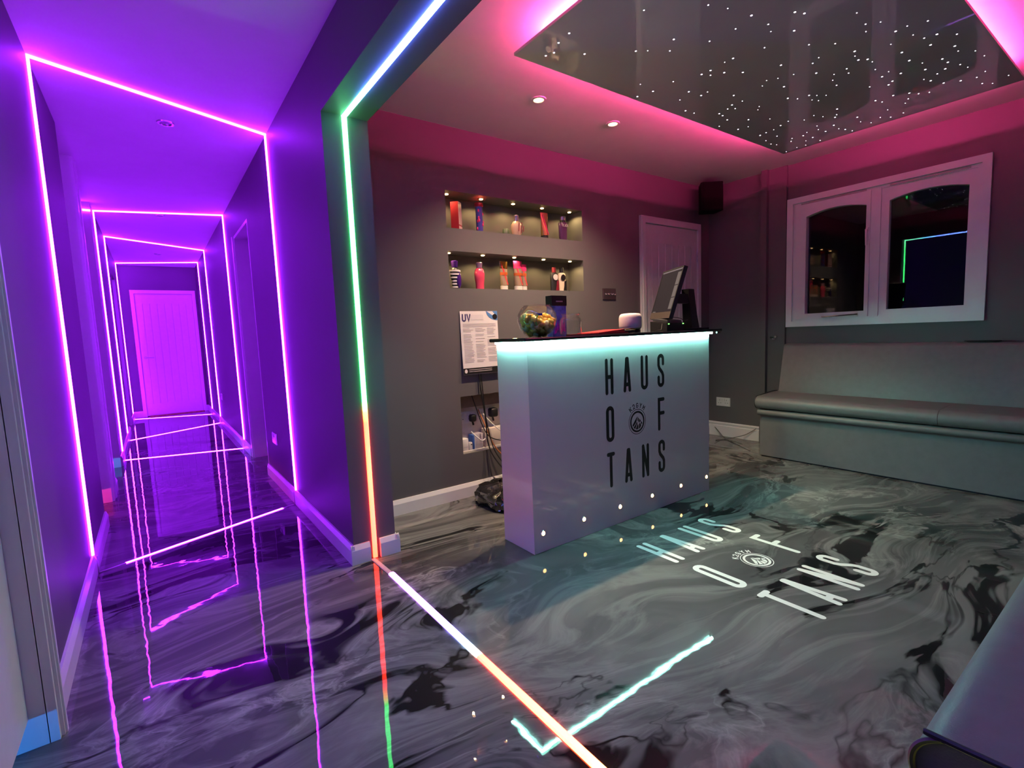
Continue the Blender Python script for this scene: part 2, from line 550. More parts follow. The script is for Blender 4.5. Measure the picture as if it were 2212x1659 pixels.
def pierced(mb, axis, a0, a1, u0, u1, v0, v1, holes):
    """wall slab a0..a1 thick along axis ('x' or 'y'), spanning u (the other) and v (z), with rectangular holes"""
    us = sorted(set([u0, u1] + [h[0] for h in holes] + [h[1] for h in holes]))
    for i in range(len(us) - 1):
        ua, ub = us[i], us[i + 1]
        vs = sorted([(h[2], h[3]) for h in holes if h[0] <= ua + 1e-6 and h[1] >= ub - 1e-6])
        z = v0
        for ha, hb in vs + [(v1, v1)]:
            if ha > z + 1e-5:
                if axis == 'y': mb.box(ua, ub, a0, a1, z, ha)
                else: mb.box(a0, a1, ua, ub, z, ha)
            z = max(z, hb)
    return mb

# back wall with two display niches and the low service recess
NICHE_U = (1.612, 2.822, 1.802, 2.037)
NICHE_L = (1.612, 2.822, 1.415, 1.655)
RECESS = (1.648, 2.30, 0.298, 0.693)
ND = 0.17
wb = MB()
pierced(wb, 'y', YB, YB + ND, XP - .05, XW + .2, 0, ZC, [NICHE_U, NICHE_L, RECESS])
wb.box(XP - .05, XW + .2, YB + ND, YB + ND + .08, 0, ZC)
struct('wall_back', wb, WALL, 'grey painted back wall of the reception with two lit niches', 'wall')

# right wall with the window opening
wr = MB()
pierced(wr, 'x', XW, XW + .2, YF - .1, YB + ND, 0, ZC, [(0.885, 2.085, 1.10, 2.10)])
struct('wall_right', wr, WALL, 'grey painted right wall holding the white window', 'wall')

# boxed pipe casing on the right wall
chz = MB()
chz.box(4.485, XW, 2.285, 2.335, 0, ZC)
chz.box(4.525, XW, 2.135, 2.285, 0, ZC)
struct('trim_1', chz, WALL, 'grey boxed pipe casing between door corner and window', 'pipe casing')

# divider: corridor right wall, its end pillar and the beam over the opening
wd = MB()
pierced(wd, 'x', XR, XP, YP, YE + .1, 0, ZC, [(4.56, 5.37, 0, 2.115)])
wd.box(XR, XP, YF - .05, YP, ZB, ZC)
struct('wall_divider', wd, WALL, 'grey dividing wall ending in the pillar and overhead beam with rainbow strip', 'wall')

# corridor left wall with shallow full height door recesses
wl = MB()
REC = [(1.02, 1.865, 0, ZC), (3.98, 4.61, 0, ZC), (5.0, 5.93, 0, ZC), (8.25, 9.1, 0, 2.10)]
pierced(wl, 'x', XL - .22, XL, YF - .1, YE + .1, 0, ZC, REC)
struct('wall_left', wl, WALL, 'grey left wall of the corridor with recessed doors', 'wall')
struct('wall_end', MB().box(XL - .2, XR + .1, YE, YE + .12, 0, ZC), WALL, 'dark wall at the far end of the corridor', 'wall')
struct('wall_front', MB().box(-1.9, XW + .2, YF - .12, YF, 0, ZC), WALL, 'grey front wall behind the near bench', 'wall')
# cubicles behind the left doors
cub = MB()
cub.box(-1.9, -1.8, YF, YE, 0, ZC)
for y in (0.6, 2.4, 3.6, 4.8, 6.4, 8.0, 9.4):
    cub.box(-1.8, XL - .22, y - .04, y + .04, 0, ZC)
struct('wall_cubicle', cub, WALL, 'partition walls of the cubicles behind the left doors', 'wall')
# room behind right corridor door
struct('wall_side_room', MB().box(XP, 2.2, 5.7, 5.8, 0, ZC).box(XP, 2.2, 4.1, 4.2, 0, ZC).box(2.1, 2.2, 4.2, 5.7, 0, ZC), WALL,
       'walls of the room behind the right corridor doorway', 'wall')

# baseboards ------------------------------------------------------
def skirt(mb, axis, face, sign, u0, u1, h=0.096, t=0.018):
    """skirting on a wall plane: axis normal 'x'/'y', sign = side the room lies on"""
    f = face; g = face + sign * t; k = face + sign * t * .45
    prof = [(f, 0), (g, 0), (g, h * .74), (k, h), (f, h)]
    if axis == 'x':
        mb.loft([[(a, u, z) for a, z in prof] for u in (u0, u1)])
    else:
        mb.loft([[(u, a, z) for a, z in prof] for u in (u0, u1)])
bl = MB()
for a, b in ((YF, 0.93), (1.94, 3.14), (3.16, 3.97), (4.78, 4.99), (5.94, 8.2), (9.16, YE)):
    skirt(bl, 'x', XL, 1, a, b)
struct('baseboard_left', bl, TRIM, 'white skirting board along the corridor left wall', 'baseboard')
brt = MB()
for a, b in ((YP - .0172, 4.56), (5.43, YE)):
    skirt(brt, 'x', XR, -1, a, b)
struct('baseboard_corridor', brt, TRIM, 'white skirting board along the corridor right wall', 'baseboard')
bp_ = MB()
skirt(bp_, 'y', YP, -1, XR - .0175, 0.794); skirt(bp_, 'y', YP, -1, 0.846, XP + .0175)
skirt(bp_, 'x', XP, 1, YP - .0172, YB)
struct('baseboard_pillar', bp_, TRIM, 'white skirting board wrapped round the pillar foot with slot for strip', 'baseboard')
bb = MB(); skirt(bb, 'y', YB, -1, XP + .018, 3.50); skirt(bb, 'y', YB, -1, 4.385, XW)
struct('baseboard_back', bb, TRIM, 'white skirting board along the back wall under the poster', 'baseboard')
be = MB(); skirt(be, 'y', YE, -1, XL, -0.205); skirt(be, 'y', YE, -1, 0.68, XR)
struct('baseboard_end', be, TRIM, 'short white skirting beside the corridor end door', 'baseboard')
brr = MB()
def skirt_old(mb, y0, y1):
    prof = [(XW, 0), (XW - .022, 0), (XW - .022, .100), (XW - .012, .106), (XW - .012, .116), (XW - .018, .12), (XW - .018, .130), (XW - .006, .138), (XW, .138)]
    mb.loft([[(a, u, z) for a, z in prof] for u in (y0, y1)])
skirt_old(brr, 2.335, YB)
struct('baseboard_right', brr, TRIM, 'old moulded white skirting board between counter and long bench', 'baseboard')

# ================================================================== DOORS
def plank_door(name, label, axis_y, x0, x1, z1, leaf_x, leaf_z, handle_side, nplank):
    """door in a wall facing -y at plane axis_y"""
    d = struct_empty(name, ((x0 + x1) / 2, axis_y, 0), label, 'door')
    a = MB()
    lx0, lx1 = leaf_x
    for (p, q, r, s) in ((x0, lx0, 0, z1), (lx1, x1, 0, z1), (lx0, lx1, leaf_z, z1)):
        a.box(p, q, axis_y - .024, axis_y, r, s)
        a.box(p + .012 if p < lx0 - .001 else p, q - .012 if q > lx1 + .001 else q, axis_y - .032, axis_y - .024, r, s - (0.012 if s == z1 else 0))
    a.build('architrave', TRIM, d)
    lf = MB().box(lx0 + .003, lx1 - .003, axis_y - .010, axis_y, 0.008, leaf_z - .003)
    # plain stiles and rails standing round the planks
    st = .095
    for p, q, r, s in ((lx0 + .003, lx0 + st, .008, leaf_z - .003), (lx1 - st, lx1 - .003, .008, leaf_z - .003),
                       (lx0 + st, lx1 - st, .008, .20), (lx0 + st, lx1 - st, leaf_z - .16, leaf_z - .003)):
        lf.box(p, q, axis_y - .016, axis_y - .010, r, s)
    leaf = lf.build('leaf', DOORM, d)
    w = (lx1 - lx0 - 2 * st) / nplank
    for k in range(nplank):
        p = lx0 + st + k * w
        m = MB()
        m.prism([(p + .0025, axis_y - .010), (p + .006, axis_y - .0148), (p + w - .006, axis_y - .0148), (p + w - .0025, axis_y - .010)], 'z', .20, leaf_z - .16)
        m.build('plank', DOORM, leaf)
    hx = lx0 + .065 if handle_side < 0 else lx1 - .065
    h = MB()
    h.cyl((hx, axis_y - .016, .96), (hx, axis_y - .024, .96), .026, n=18)
    h.cyl((hx, axis_y - .022, .96), (hx, axis_y - .06, .96), .009)
    s = 1 if handle_side < 0 else -1
    h.cyl((hx, axis_y - .055, .96), (hx + s * .11, axis_y - .055, .955), .009, .008)
    h.build('handle', STEEL, d, True)
    hx2 = lx1 - .004 if handle_side < 0 else lx0 + .004
    for z in (.25, leaf_z - .25):
        MB().cyl((hx2, axis_y - .022, z - .05), (hx2, axis_y - .022, z + .05), .007).build('hinge', STEEL, d, True)
    return d

plank_door('door_1', 'white boarded door in the back wall beside the wall speaker', YB, 3.502, 4.38, 2.072, (3.552, 4.325), 2.012, -1, 6)
de = plank_door('door_2', 'white boarded door closing the far end of the purple corridor', YE, -0.205, 0.678, 2.047, (-0.155, 0.63), 1.99, -1, 6)
OAK = mat('oak_threshold', (0.30, 0.17, 0.06), 0.5, noise=0.25, nscale=30)
MB().prism([(YE - .10, 0.0), (YE - .085, .014), (YE - .045, .014), (YE - .03, 0)], 'x', -.12, .64).build('threshold', OAK, de)

def side_door(name, y0, y1, ztop, label, gap, rec=.07):
    d = struct_empty(name, (XL - .066, (y0 + y1) / 2, 0), label, 'door')
    x = XL - rec
    MB().box(x - .035, x, y0 + .002, y1 - .022, gap, ztop - .004).build('leaf', DOORM, d)
    # lining round the recess
    ln = MB()
    ln.box(XL - .20, XL + .001, y1 - .020, y1, 0, ztop)
    ln.box(XL - .20, x - .0355, y0, y0 + .02, 0, ztop)
    ln.build('jamb', TRIM, d)
    h = MB()
    yh = y0 + .08
    h.cyl((x, yh, .98), (x + .01, yh, .98), .025, n=16); h.cyl((x + .01, yh, .98), (x + .045, yh, .98), .008)
    h.cyl((x + .042, yh, .98), (x + .042, yh + .11, .98), .008)
    h.build('handle', STEEL, d, True)
    return d
d3 = side_door('door_3', 1.02, 1.865, ZC, 'white door recessed in the left wall nearest the camera', .090, .037)
a = MB()   # heavy moulded casing on the near left doorway
for p, q, x in ((1.845, 1.935, XL + .022), (1.86, 1.915, XL + .030), (1.87, 1.885, XL + .035)):
    a.box(XL - .001, x, p, q, 0, ZC)
a.build('architrave', TRIM, d3)
d4 = side_door('door_4', 3.98, 4.61, ZC, 'second recessed white door along the left corridor wall', .10)
MB().box(XL - .001, XL + .015, 4.60, 4.70, 0, ZC).box(XL - .001, XL + .022, 4.69, 4.765, 0, ZC).build('architrave', TRIM, d4)
d5 = side_door('door_5', 5.0, 5.93, ZC, 'third recessed white door, beside the second purple light frame', .09)
d6 = side_door('door_6', 8.25, 9.10, 2.10, 'farthest recessed white door on the left corridor wall', .012)
# right hand doorway in the divider
d7 = struct_empty('door_7', (XR, 4.965, 0), 'white lined doorway in the right corridor wall', 'door')
MB().box(XR + .0, XP, 5.345, 5.37, 0, 2.115).box(XR, XP, 4.56, 4.585, 0, 2.115).box(XR, XP, 4.585, 5.345, 2.09, 2.115).build('lining', TRIM, d7)
MB().box(XP - .045, XP - .005, 4.59, 5.34, .008, 2.085).build('leaf', DOORM, d7)
MB().box(XR - .012, XR, 5.365, 5.425, 0, 2.115).build('architrave', TRIM, d7)

# coloured lamps inside the cubicles, whose light escapes under the doors
for (y, rgb, nm, lab) in ((1.45, (1.0, 14.0, 50.0), 'blue', 'blue tube lamp glowing behind the nearest left door'),
                          (4.25, (60.0, 2.0, 14.0), 'red', 'pink red tube lamp glowing behind the second left door'),
                          (5.45, (2.0, 14.0, 40.0), 'blue_far', 'blue tube lamp glowing behind the third left door')):
    t = thing('tube_lamp', (-0.95, y, 0), lab, 'lamp')
    MB().box(-0.98, -0.92, y - .42, y + .42, 0, .05).build('base', WHITEP, t)
    MB().cyl((-0.95, y - .40, .075), (-0.95, y + .40, .075), .025).build('tube', emis('cubicle_' + nm, rgb), t, True)

# ================================================================== WINDOW
win = struct_empty('window_1', (XW, 1.487, 1.06), 'white framed two light window showing the dark night', 'window')
WY0, WY1, WZ0, WZ1 = 0.843, 2.13, 1.06, 2.145
def fr(mb, y0, y1, z0, z1, w, xa, xb):
    mb.box(xa, xb, y0, y0 + w, z0, z1); mb.box(xa, xb, y1 - w, y1, z0, z1)
    mb.box(xa, xb, y0 + w, y1 - w, z0, z0 + w); mb.box(xa, xb, y0 + w, y1 - w, z1 - w, z1)
m = MB()
fr(m, WY0, WY1, WZ0, WZ1, .048, XW - .024, XW + .03)
m.build('casing', UPVC, win)
m = MB()
fr(m, WY0 + .045, WY1 - .045, WZ0 + .042, WZ1 - .045, .026, XW - .006, XW + .06)
m.build('outer_frame', UPVC, win)
MB().box(XW - .012, XW + .06, 1.452, 1.518, WZ0 + .06, WZ1 - .06).build('mullion', UPVC, win)
def sash(y0, y1, z0, z1, py0, py1, pz0, pz1, sag, xa, xb, name):
    m = MB()
    m.box(xa, xb, y0, py0, z0, z1); m.box(xa, xb, py1, y1, z0, z1); m.box(xa, xb, py0, py1, z0, pz0)
    n = 12
    low = []
    for k in range(n + 1):
        t = k / n
        low.append((py0 + (py1 - py0) * t, pz1 + sag * (1 - (2 * t - 1) ** 2)))
    for k in range(n):
        m.prism([low[k], low[k + 1], (low[k + 1][0], z1), (low[k][0], z1)], 'x', xa, xb)
    s = m.build('sash', UPVC, win)
    g = MB()
    for k in range(n):
        g.prism([low[k], low[k + 1], (low[k + 1][0], pz0 - .004), (low[k][0], pz0 - .004)], 'x', xb - .016, xb - .010)
    MB().box(xb - .016, xb - .010, py0 - .004, py1 + .004, pz0 - .004, pz1 + sag).build('pane', PANE, s)
    return s
sash(1.515, 2.063, 1.125, 2.076, 1.542, 1.974, 1.168, 1.972, .034, XW - .022, XW + .035, 'left')
sash(0.908, 1.455, 1.125, 2.076, 0.955, 1.402, 1.170, 1.975, .034, XW + .002, XW + .045, 'right')
M_vent = mat('vent_grey', (.42, .42, .38), .5, noise=.05)
h = MB()
h.box(XW - .032, XW - .022, 1.522, 1.540, 1.70, 1.80); h.cyl((XW - .030, 1.531, 1.78), (XW - .052, 1.531, 1.78), .008)
h.bar((XW - .048, 1.531, 1.785), (XW - .048, 1.527, 1.665), .014, .010, (-1, 0, 0))
h.build('handle', UPVC, win)
MB().tube([(XW - .026, 1.58, 1.145), (XW - .03, 1.70, 1.140), (XW - .028, 1.84, 1.138)], .006).build('stay_bar', CHROME, win, True)
MB().box(XW - .012, XW - .005, 0.95, 1.40, 2.079, 2.092).box(XW - .012, XW - .005, 1.55, 2.02, 2.079, 2.092).build('trickle_vent', M_vent, win)
# dark yard wall outside so the night view is not an empty void
struct('wall_outside', MB().box(6.8, 6.9, -1.5, 4.5, -.5, 3.2), mat('dark_outside', (0.01, 0.01, 0.012), 0.9, noise=0.2),
       'dark yard wall outside the window', 'wall')

# ================================================================== LED FRAMES IN THE CORRIDOR
def led_frame(yl, yr, label, w, stub=False, skip=0.0):
    f = thing('led_light_frame', ((XL + XR) / 2, (yl + yr) / 2, 0), label, 'light strip', 'purple light frames along the corridor')
    e = .0005
    MB().bar((XL + e, yl, .095), (XL + e, yl, ZC - .002), w, .011, (1, 0, 0)).build('wall_strip', PURPLE_M, f)
    MB().bar((XR - e, yr, .095), (XR - e, yr, ZC - .002), w, .011, (-1, 0, 0)).build('wall_strip', PURPLE_M, f)
    MB().bar((XL, yl, ZC - e), (XR, yr, ZC - e), w * 1.15, .011, (0, 0, -1)).build('ceiling_strip', PURPLE_M, f)
    a, b = Vector((XL + .018, yl, e)), Vector((XR - .018, yr, e))
    d = b - a
    MB().bar(a + d * skip, b - d * skip * .8, w * 1.25, .004, (0, 0, 1)).build('floor_strip', PURPLE_M, f)
    if skip > 0:
        MB().bar(a, a + d * skip, w * 1.1, .003, (0, 0, 1)).build('unlit_channel', CHANNEL, f)
        MB().bar(b - d * skip * .8, b, w * 1.1, .003, (0, 0, 1)).build('unlit_channel', CHANNEL, f)
    for x, y, s in ((XL + .0185, yl, 1), (XR - .0185, yr, -1)):
        MB().bar((x, y, .0), (x, y, .09), w * .9, .003, (s, 0, 0)).build('unlit_channel', CHANNEL, f)
    if stub:
        MB().bar((-.405, 5.909, 2.36), (XL + .004, 5.909, 2.36), w * 1.3, .006, (0, -1, 0)).build('stub_reflection', PURPLE_M, f)  # glowing bar standing in for the strip's reflection in the glossy jamb
    return f
led_frame(3.15, 3.57, 'nearest and largest purple light strip frame around the corridor', .013, skip=.105)
led_frame(6.24, 5.93, 'second purple light strip frame from the camera, with glowing stub as its reflection', .013, True)
led_frame(7.56, 8.18, 'third purple light strip frame from the camera in the corridor', .013)
led_frame(9.80, 9.36, 'farthest purple light strip frame just before the end door', .013)

# ---- rainbow strip on the pillar, beam and floor
RB = thing('rainbow_light_strip', (0.82, YP, 0), 'colour changing light strip running up pillar, along beam and across floor', 'light strip')
g_ = (0.75, 13.0, 2.4); r_ = (15.0, 1.1, 0.45); y_ = (14.0, 9.0, 1.0)
PIL_M = emis_ramp('pillar_led', 2, 0.0, 2.14, [(0.0, (14, .40, .12)), (.45, (15, .60, .18)), (.70, (14, .50, .15)), (.75, (11, 4, .4)), (.80, g_), (2.0, g_), (2.14, (2.5, 14, 6))], STRIP_GAIN)
BEAM_M = emis_ramp('beam_led', 1, 0.0, 2.39, [(0.0, (3, 5, 44)), (2.02, (4.0, 7.5, 44)), (2.14, (3, 12, 28)), (2.22, (3, 13, 9)), (2.39, (2, 14, 5))], STRIP_GAIN)
FLR_M = emis_ramp('floor_led', 1, 0.0, 2.2, [(0.0, (12, 11, 1)), (.74, (6, 12, 1)), (.84, (20, 1.7, .40)), (1.0, (20, 1.1, .28)), (1.22, (18, .70, .16)), (1.385, (16, .42, .10)),
                                        (1.41, (12, 8, 6)), (1.46, (5, 9, 14)), (1.55, (4, 3.5, 20)), (1.75, (9, 3, 19)), (2.2, (10, 2.6, 18))], STRIP_GAIN)
MB().bar((0.82, YP - .0005, .004), (0.82, YP - .0005, ZB - .001), .023, .009, (0, -1, 0)).build('pillar_strip', PIL_M, RB)
MB().bar((0.82, YP, ZB - .0005), (0.82, YF + .02, ZB - .0005), .023, .009, (0, 0, -1)).build('beam_strip', BEAM_M, RB)
MB().bar((0.815, 2.165, .0005), (0.815, YF + .02, .0005), .027, .007, (0, 0, 1)).build('floor_strip', FLR_M, RB)
MB().bar((0.805, 2.37, .0005), (0.812, 2.165, .0005), .024, .005, (0, 0, 1)).build('unlit_channel', CHANNEL, RB)

# ================================================================== STAR CEILING
SP = thing('star_ceiling_panel', (2.68, 1.25, 2.345), 'glossy grey star ceiling raft edged with hidden pink light', 'ceiling panel')
PX0, PX1, PY0, PY1, PZ0, PZ1 = 1.440, 3.925, 0.618, 1.877, 2.345, 2.358
MB().box(PX0, PX1, PY0, PY1, PZ0, PZ1).build('panel', STAR_PANEL, SP)
IN = .12
MB().box(PX0 + IN + .02, PX1 - IN - .02, PY0 + IN + .02, PY1 - IN - .02, PZ1, ZC).build('hanger_frame', TRIM, SP)
for p0, p1, up in (((PX0 + IN, PY1 - IN, 2.374), (PX1 - IN, PY1 - IN, 2.374), (0, 1, 0)),
                   ((PX0 + IN, PY0 + IN, 2.374), (PX1 - IN, PY0 + IN, 2.374), (0, -1, 0)),
                   ((PX0 + IN, PY0 + IN, 2.374), (PX0 + IN, PY1 - IN, 2.374), (-1, 0, 0)),
                   ((PX1 - IN, PY0 + IN, 2.374), (PX1 - IN, PY1 - IN, 2.374), (1, 0, 0))):
    up = (up[0] * .2, up[1] * .2, 1)
    MB().bar(p0, p1, .012, .004, up).build('cove_strip', COVE_M, SP)
rs = random.Random(11)
star_me = []
for r in (.0022, .0030, .0042):
    s = MB().lathe((0, 0, 0), [(r, .0005), (r, -.0005), (r * .6, -.0012)], 8)
    me = bpy.data.meshes.new('fibre_star')
    me.from_pydata([tuple(v) for v in s.v], [], s.f); me.materials.append(STAR_M)
    star_me.append(me)
pts = []
while len(pts) < 185:
    x = rs.uniform(PX0 + .03, PX1 - .03); y = rs.uniform(PY0 + .04, PY1 - .03)
    dens = 0.35 + 0.65 * ((x - PX0) / (PX1 - PX0)) ** 1.3
    if rs.random() > dens or any((x - a) ** 2 + (y - b) ** 2 < .0016 for a, b in pts): continue
    pts.append((x, y))
for x, y in pts:
    o = bpy.data.objects.new('fibre_star', rs.choice(star_me))
    COL.objects.link(o); o.parent = SP
    o.location = Vector((x, y, PZ0)) - Vector(SP.location)

# ================================================================== DOWNLIGHTS
def downlight(x, y, lit, label, power=0, group='recessed ceiling downlights', rr=.036):
    t = thing('ceiling_downlight', (x, y, ZC), label, 'ceiling light', group)
    MB().lathe((x, y, ZC), [(rr * .78, 0), (rr * 1.25, 0), (rr * 1.2, -.006), (rr * .85, -.007), (rr * .78, 0)], 24, cap=False).build('bezel', STEEL if not lit else TRIM, t, True)
    MB().lathe((x, y, ZC - .001), [(rr * .8, 0), (rr * .8, -.002), (rr * .4, -.0045), (.002, -.0055)], 20).build('lens', WARM_M if lit else mat('unlit_lens', (.25, .25, .27), .2, noise=.1), t, True)
    if lit:
        l = bpy.data.lights.new('downlight_lamp', 'SPOT')
        l.energy = power; l.color = (1.0, 0.72, 0.47)
        l.spot_size = math.radians(118); l.spot_blend = 1.0; l.shadow_soft_size = 0.02
        lo = bpy.data.objects.new('downlight_lamp', l)
        COL.objects.link(lo); lo.parent = t; lo.location = (0, 0, -.012)
    return t
downlight(1.93, 2.30, True, 'lit warm ceiling downlight nearer the beam, above the counter', SPOT_W)
downlight(2.56, 2.31, True, 'lit warm ceiling downlight farther from the beam, towards the door', SPOT_W)
for y, lab in ((3.68, 'unlit ceiling downlight just past the nearest purple frame'), (6.22, 'unlit ceiling downlight by the second purple frame'),
               (8.75, 'unlit ceiling downlight before the farthest purple frame')):
    downlight(0.19, y, False, lab, group='unlit corridor downlights')

# ================================================================== RECEPTION COUNTER
CX0, CX1, CY0, CY1, CZ = 1.446, 2.95, 1.872, 2.128, 1.060
CT = thing('reception_counter', (2.2, 2.0, 0), 'glossy white reception counter with black HAUS OF TANS lettering', 'counter')
MB().box(CX0 + .02, CX1 - .02, CY0, CY0 + .02, 0.002, CZ).build('front_panel', GLOSSW, CT)
MB().box(CX0, CX0 + .02, CY0, CY1, 0.002, CZ).build('end_panel', GLOSSW, CT)
MB().box(CX1 - .02, CX1, CY0, CY1, 0.002, CZ).build('end_panel', GLOSSW, CT)
MB().box(CX0 + .02, CX1 - .02, CY0 + .02, CY1, CZ - .02, CZ).build('top_board', GLOSSW, CT)
MB().box(CX0 + .02, CX1 - .02, CY0 + .02, CY1, .50, .52).build('shelf', GLOSSW, CT)
GT = MB().rbox(1.408, 3.05, 1.836, 2.142, 1.0605, 1.0785, .006, 2).build('glass_top', DKGLASS, CT)
ls = MB()
MB().box(1.434, 2.975, 1.861, 1.8705, 1.0480, 1.0600).build('light_strip', CLED_M, CT)
MB().box(1.4345, 1.4445, 1.866, 2.125, 1.0500, 1.0600).build('light_strip', CLED_M, CT)
MB().box(2.9515, 2.9615, 1.866, 2.125, 1.0500, 1.0600).build('light_strip', CLED_M, CT)
MB().cyl((3.02, 1.86, 1.0545), (3.055, 1.86, 1.0545), .006).build('strip_connector', BLACKP, CT, True)
for k, x in enumerate((1.503, 1.786, 2.07, 2.353, 2.636, 2.915)):
    MB().lathe((x, 0, 0), [(.0, 0)], 3) if False else None
    m = MB().cyl((x, CY0 - .0005, .098), (x, CY0 - .004, .098), .0155, .0135, 16)
    bz = m.build('button_light_bezel', STEEL, CT, True)
    MB().cyl((x, CY0 - .0035, .098), (x, CY0 - .0065, .098), .0115, .009, 14).build('button_light', WARM_S, bz, True)
def on_counter(u, v, lift): return (u, CY0 - lift, v)
def on_floor(u, v, lift): return (u, v, lift)
cols = (2.006, 2.151, 2.300, 2.451)
rows = ('HAUS', 'O  F', 'TANS')
for row, z in zip(rows, (.746, .483, .224)):
    for ch, x in zip(row, cols):
        if ch == ' ': continue
        m = MB(); letter(m, ch, x, z, .064, .200, .0222, on_counter); m.build('letter', BLACK, CT)
emblem(CT, BLACK, 2.232, .566, .074, on_counter)

# ---- lettering in the floor
FL = thing('floor_lettering', (2.19, 1.18, 0), 'white HAUS OF TANS lettering and emblem laid in the marbled floor', 'floor sign')
for row, y in zip(rows, (1.370, 1.056, .748)):
    for ch, x in zip(row, (1.932, 2.100, 2.274, 2.447)):
        if ch == ' ': continue
        m = MB(); letter(m, ch, x, y, .073, .246, .0265, on_floor); m.build('letter', WHITEV, FL)
emblem(FL, WHITEV, 2.200, 1.150, .072, on_floor)

# ================================================================== BENCHES
def bench_profile(mb, prof, axis, a0, a1):
    """prof in (depth, z); depth grows towards the wall"""
    mb.loft([[((d, a, z) if axis == 'y' else (a, d, z)) for d, z in prof] for a in (a0, a1)])
def seat_prof(f, b, z0, z1, sgn):
    r = (z1 - z0) / 2
    p = [(f + sgn * r * (1 - math.sin(math.radians(t))) , (z0 + z1) / 2 - r * math.cos(math.radians(t))) for t in range(0, 181, 20)]
    return p + [(b, z1 + .012), (b, z0)]
BA = thing('wall_bench', (4.25, 0.9, 0), 'long grey leatherette bench under the window', 'bench')
MB().box(4.03, 4.50, -0.36, 2.09, 0.012, .352).build('base', VINYL, BA)
MB().box(4.05, 4.50, -0.36, 2.085, 0.0, .012).build('plinth', PIPING, BA)
m = MB(); bench_profile(m, seat_prof(3.985, 4.42, .352, .400, 1), 'y', -.35, 2.093); m.build('seat_lip', VINYL, BA, True)
for a, b in ((-.35, 0.93), (0.932, 2.103)):
    m = MB(); bench_profile(m, seat_prof(3.965, 4.36, .405, .508, 1), 'y', a, b); m.build('seat_cushion', VINYL, BA, True)
m = MB(); pf = [(p[0], 2.1035, p[1]) for p in seat_prof(3.966, 4.34, .405, .508, 1)]
m.tube(pf, .0035); m.build('piping', PIPING, BA, True)
m = MB(); bench_profile(m, [(4.30, .50), (4.385, .895), (4.40, .915), (4.43, .922), (4.50, .918), (4.50, .50)], 'y', -.35, 2.075); m.build('backrest', VINYL, BA, True)

BN = thing('wall_bench', (2.4, -.1, 0), 'grey leatherette bench in the near right corner, seat end towards the camera', 'bench')
MB().box(.90, 3.95, -.44, .15, .012, .352).build('base', VINYL, BN)
MB().box(.92, 3.95, -.44, .13, 0, .012).build('plinth', PIPING, BN)
m = MB(); bench_profile(m, seat_prof(.195, -.40, .352, .400, -1), 'x', .862, 3.95); m.build('seat_lip', VINYL, BN, True)
m = MB(); bench_profile(m, seat_prof(.212, -.32, .405, .508, -1), 'x', .85, 3.95); m.build('seat_cushion', VINYL, BN, True)
m = MB(); m.tube([(.849, p[0], p[1]) for p in seat_prof(.211, -.30, .405, .508, -1)], .0045); m.build('piping', PIPING, BN, True)
m = MB(); bench_profile(m, [(-.24, .50), (-.33, .895), (-.35, .915), (-.38, .922), (-.45, .918), (-.45, .50)], 'x', .87, 4.0); m.build('backrest', VINYL, BN, True)

# ================================================================== NICHE LIGHTS
nth = ('leftmost', 'second from left', 'middle', 'second from right', 'rightmost')
for where, z, xs, yy in (('upper', 2.037, (1.66, 1.93, 2.204, 2.474, 2.752), 2.952), ('lower', 1.655, (1.645, 1.914, 2.185, 2.46, 2.73), 2.938)):
    for nm, x in zip(nth, xs):
        t = thing('niche_light', (x, yy, z), 'small round warm light, %s of five in the %s niche' % (nm, where), 'niche light', 'lights in the %s niche' % where)
        MB().lathe((x, yy, z), [(.020, 0), (.020, -.003), (.013, -.005)], 18).build('bezel', STEEL, t, True)
        MB().lathe((x, yy, z - .0045), [(.0135, 0), (.0125, -.004), (.006, -.006)], 16).build('lens', WARM_M, t, True)
        l = bpy.data.lights.new('niche_lamp', 'SPOT')
        l.energy = NICHE_W; l.color = (1.0, .70, .27); l.spot_size = math.radians(155); l.spot_blend = .5; l.shadow_soft_size = .01
        lo = bpy.data.objects.new('niche_lamp', l); COL.objects.link(lo); lo.parent = t; lo.location = (0, 0, -.014)

# ================================================================== PRODUCTS IN THE NICHES
ZU, ZL, YN = 1.8022, 1.4152, 2.945
def M_(n, c, r=.35, **k): return mat(n, c, r, **k)
RED = M_('red_card', (.42, .012, .03)); PINKW = M_('pale_pink_card', (.75, .45, .45))
PINK = M_('hot_pink', (.75, .03, .16), .25); BLUEV = M_('violet_blue', (.06, .05, .32), .3)
PURP = M_('dark_purple', (.05, .012, .16), .25); MAUVE = M_('mauve_cap', (.22, .13, .22), .3)
GOLD = M_('gold_foil', (.75, .45, .08), .2, metal=1.0); WCAP = M_('off_white_cap', (.62, .55, .53), .4)
SILV = M_('pinkish_silver', (.62, .42, .6), .25, metal=.6); CREAM = M_('cream_plastic', (.7, .55, .42), .4)
MAROON = M_('maroon', (.17, .012, .025), .35); GREENG = M_('grey_green', (.10, .13, .10), .4)
AMBER = M_('amber_tint', (.45, .10, .03), .2); CLEARISH = M_('smoky_clear', (.25, .17, .12), .12)
STRW = M_('stripe_white', (.72, .66, .66), .35)

def rot_box(x, y, z, w, d, h, ang):
    m = MB(); c, s = math.cos(ang), math.sin(ang)
    cs = [(x + u * c - v * s, y + u * s + v * c) for u, v in ((-w / 2, -d / 2), (w / 2, -d / 2), (w / 2, d / 2), (-w / 2, d / 2))]
    m.prism(cs, 'z', z, z + h)
    return m, cs

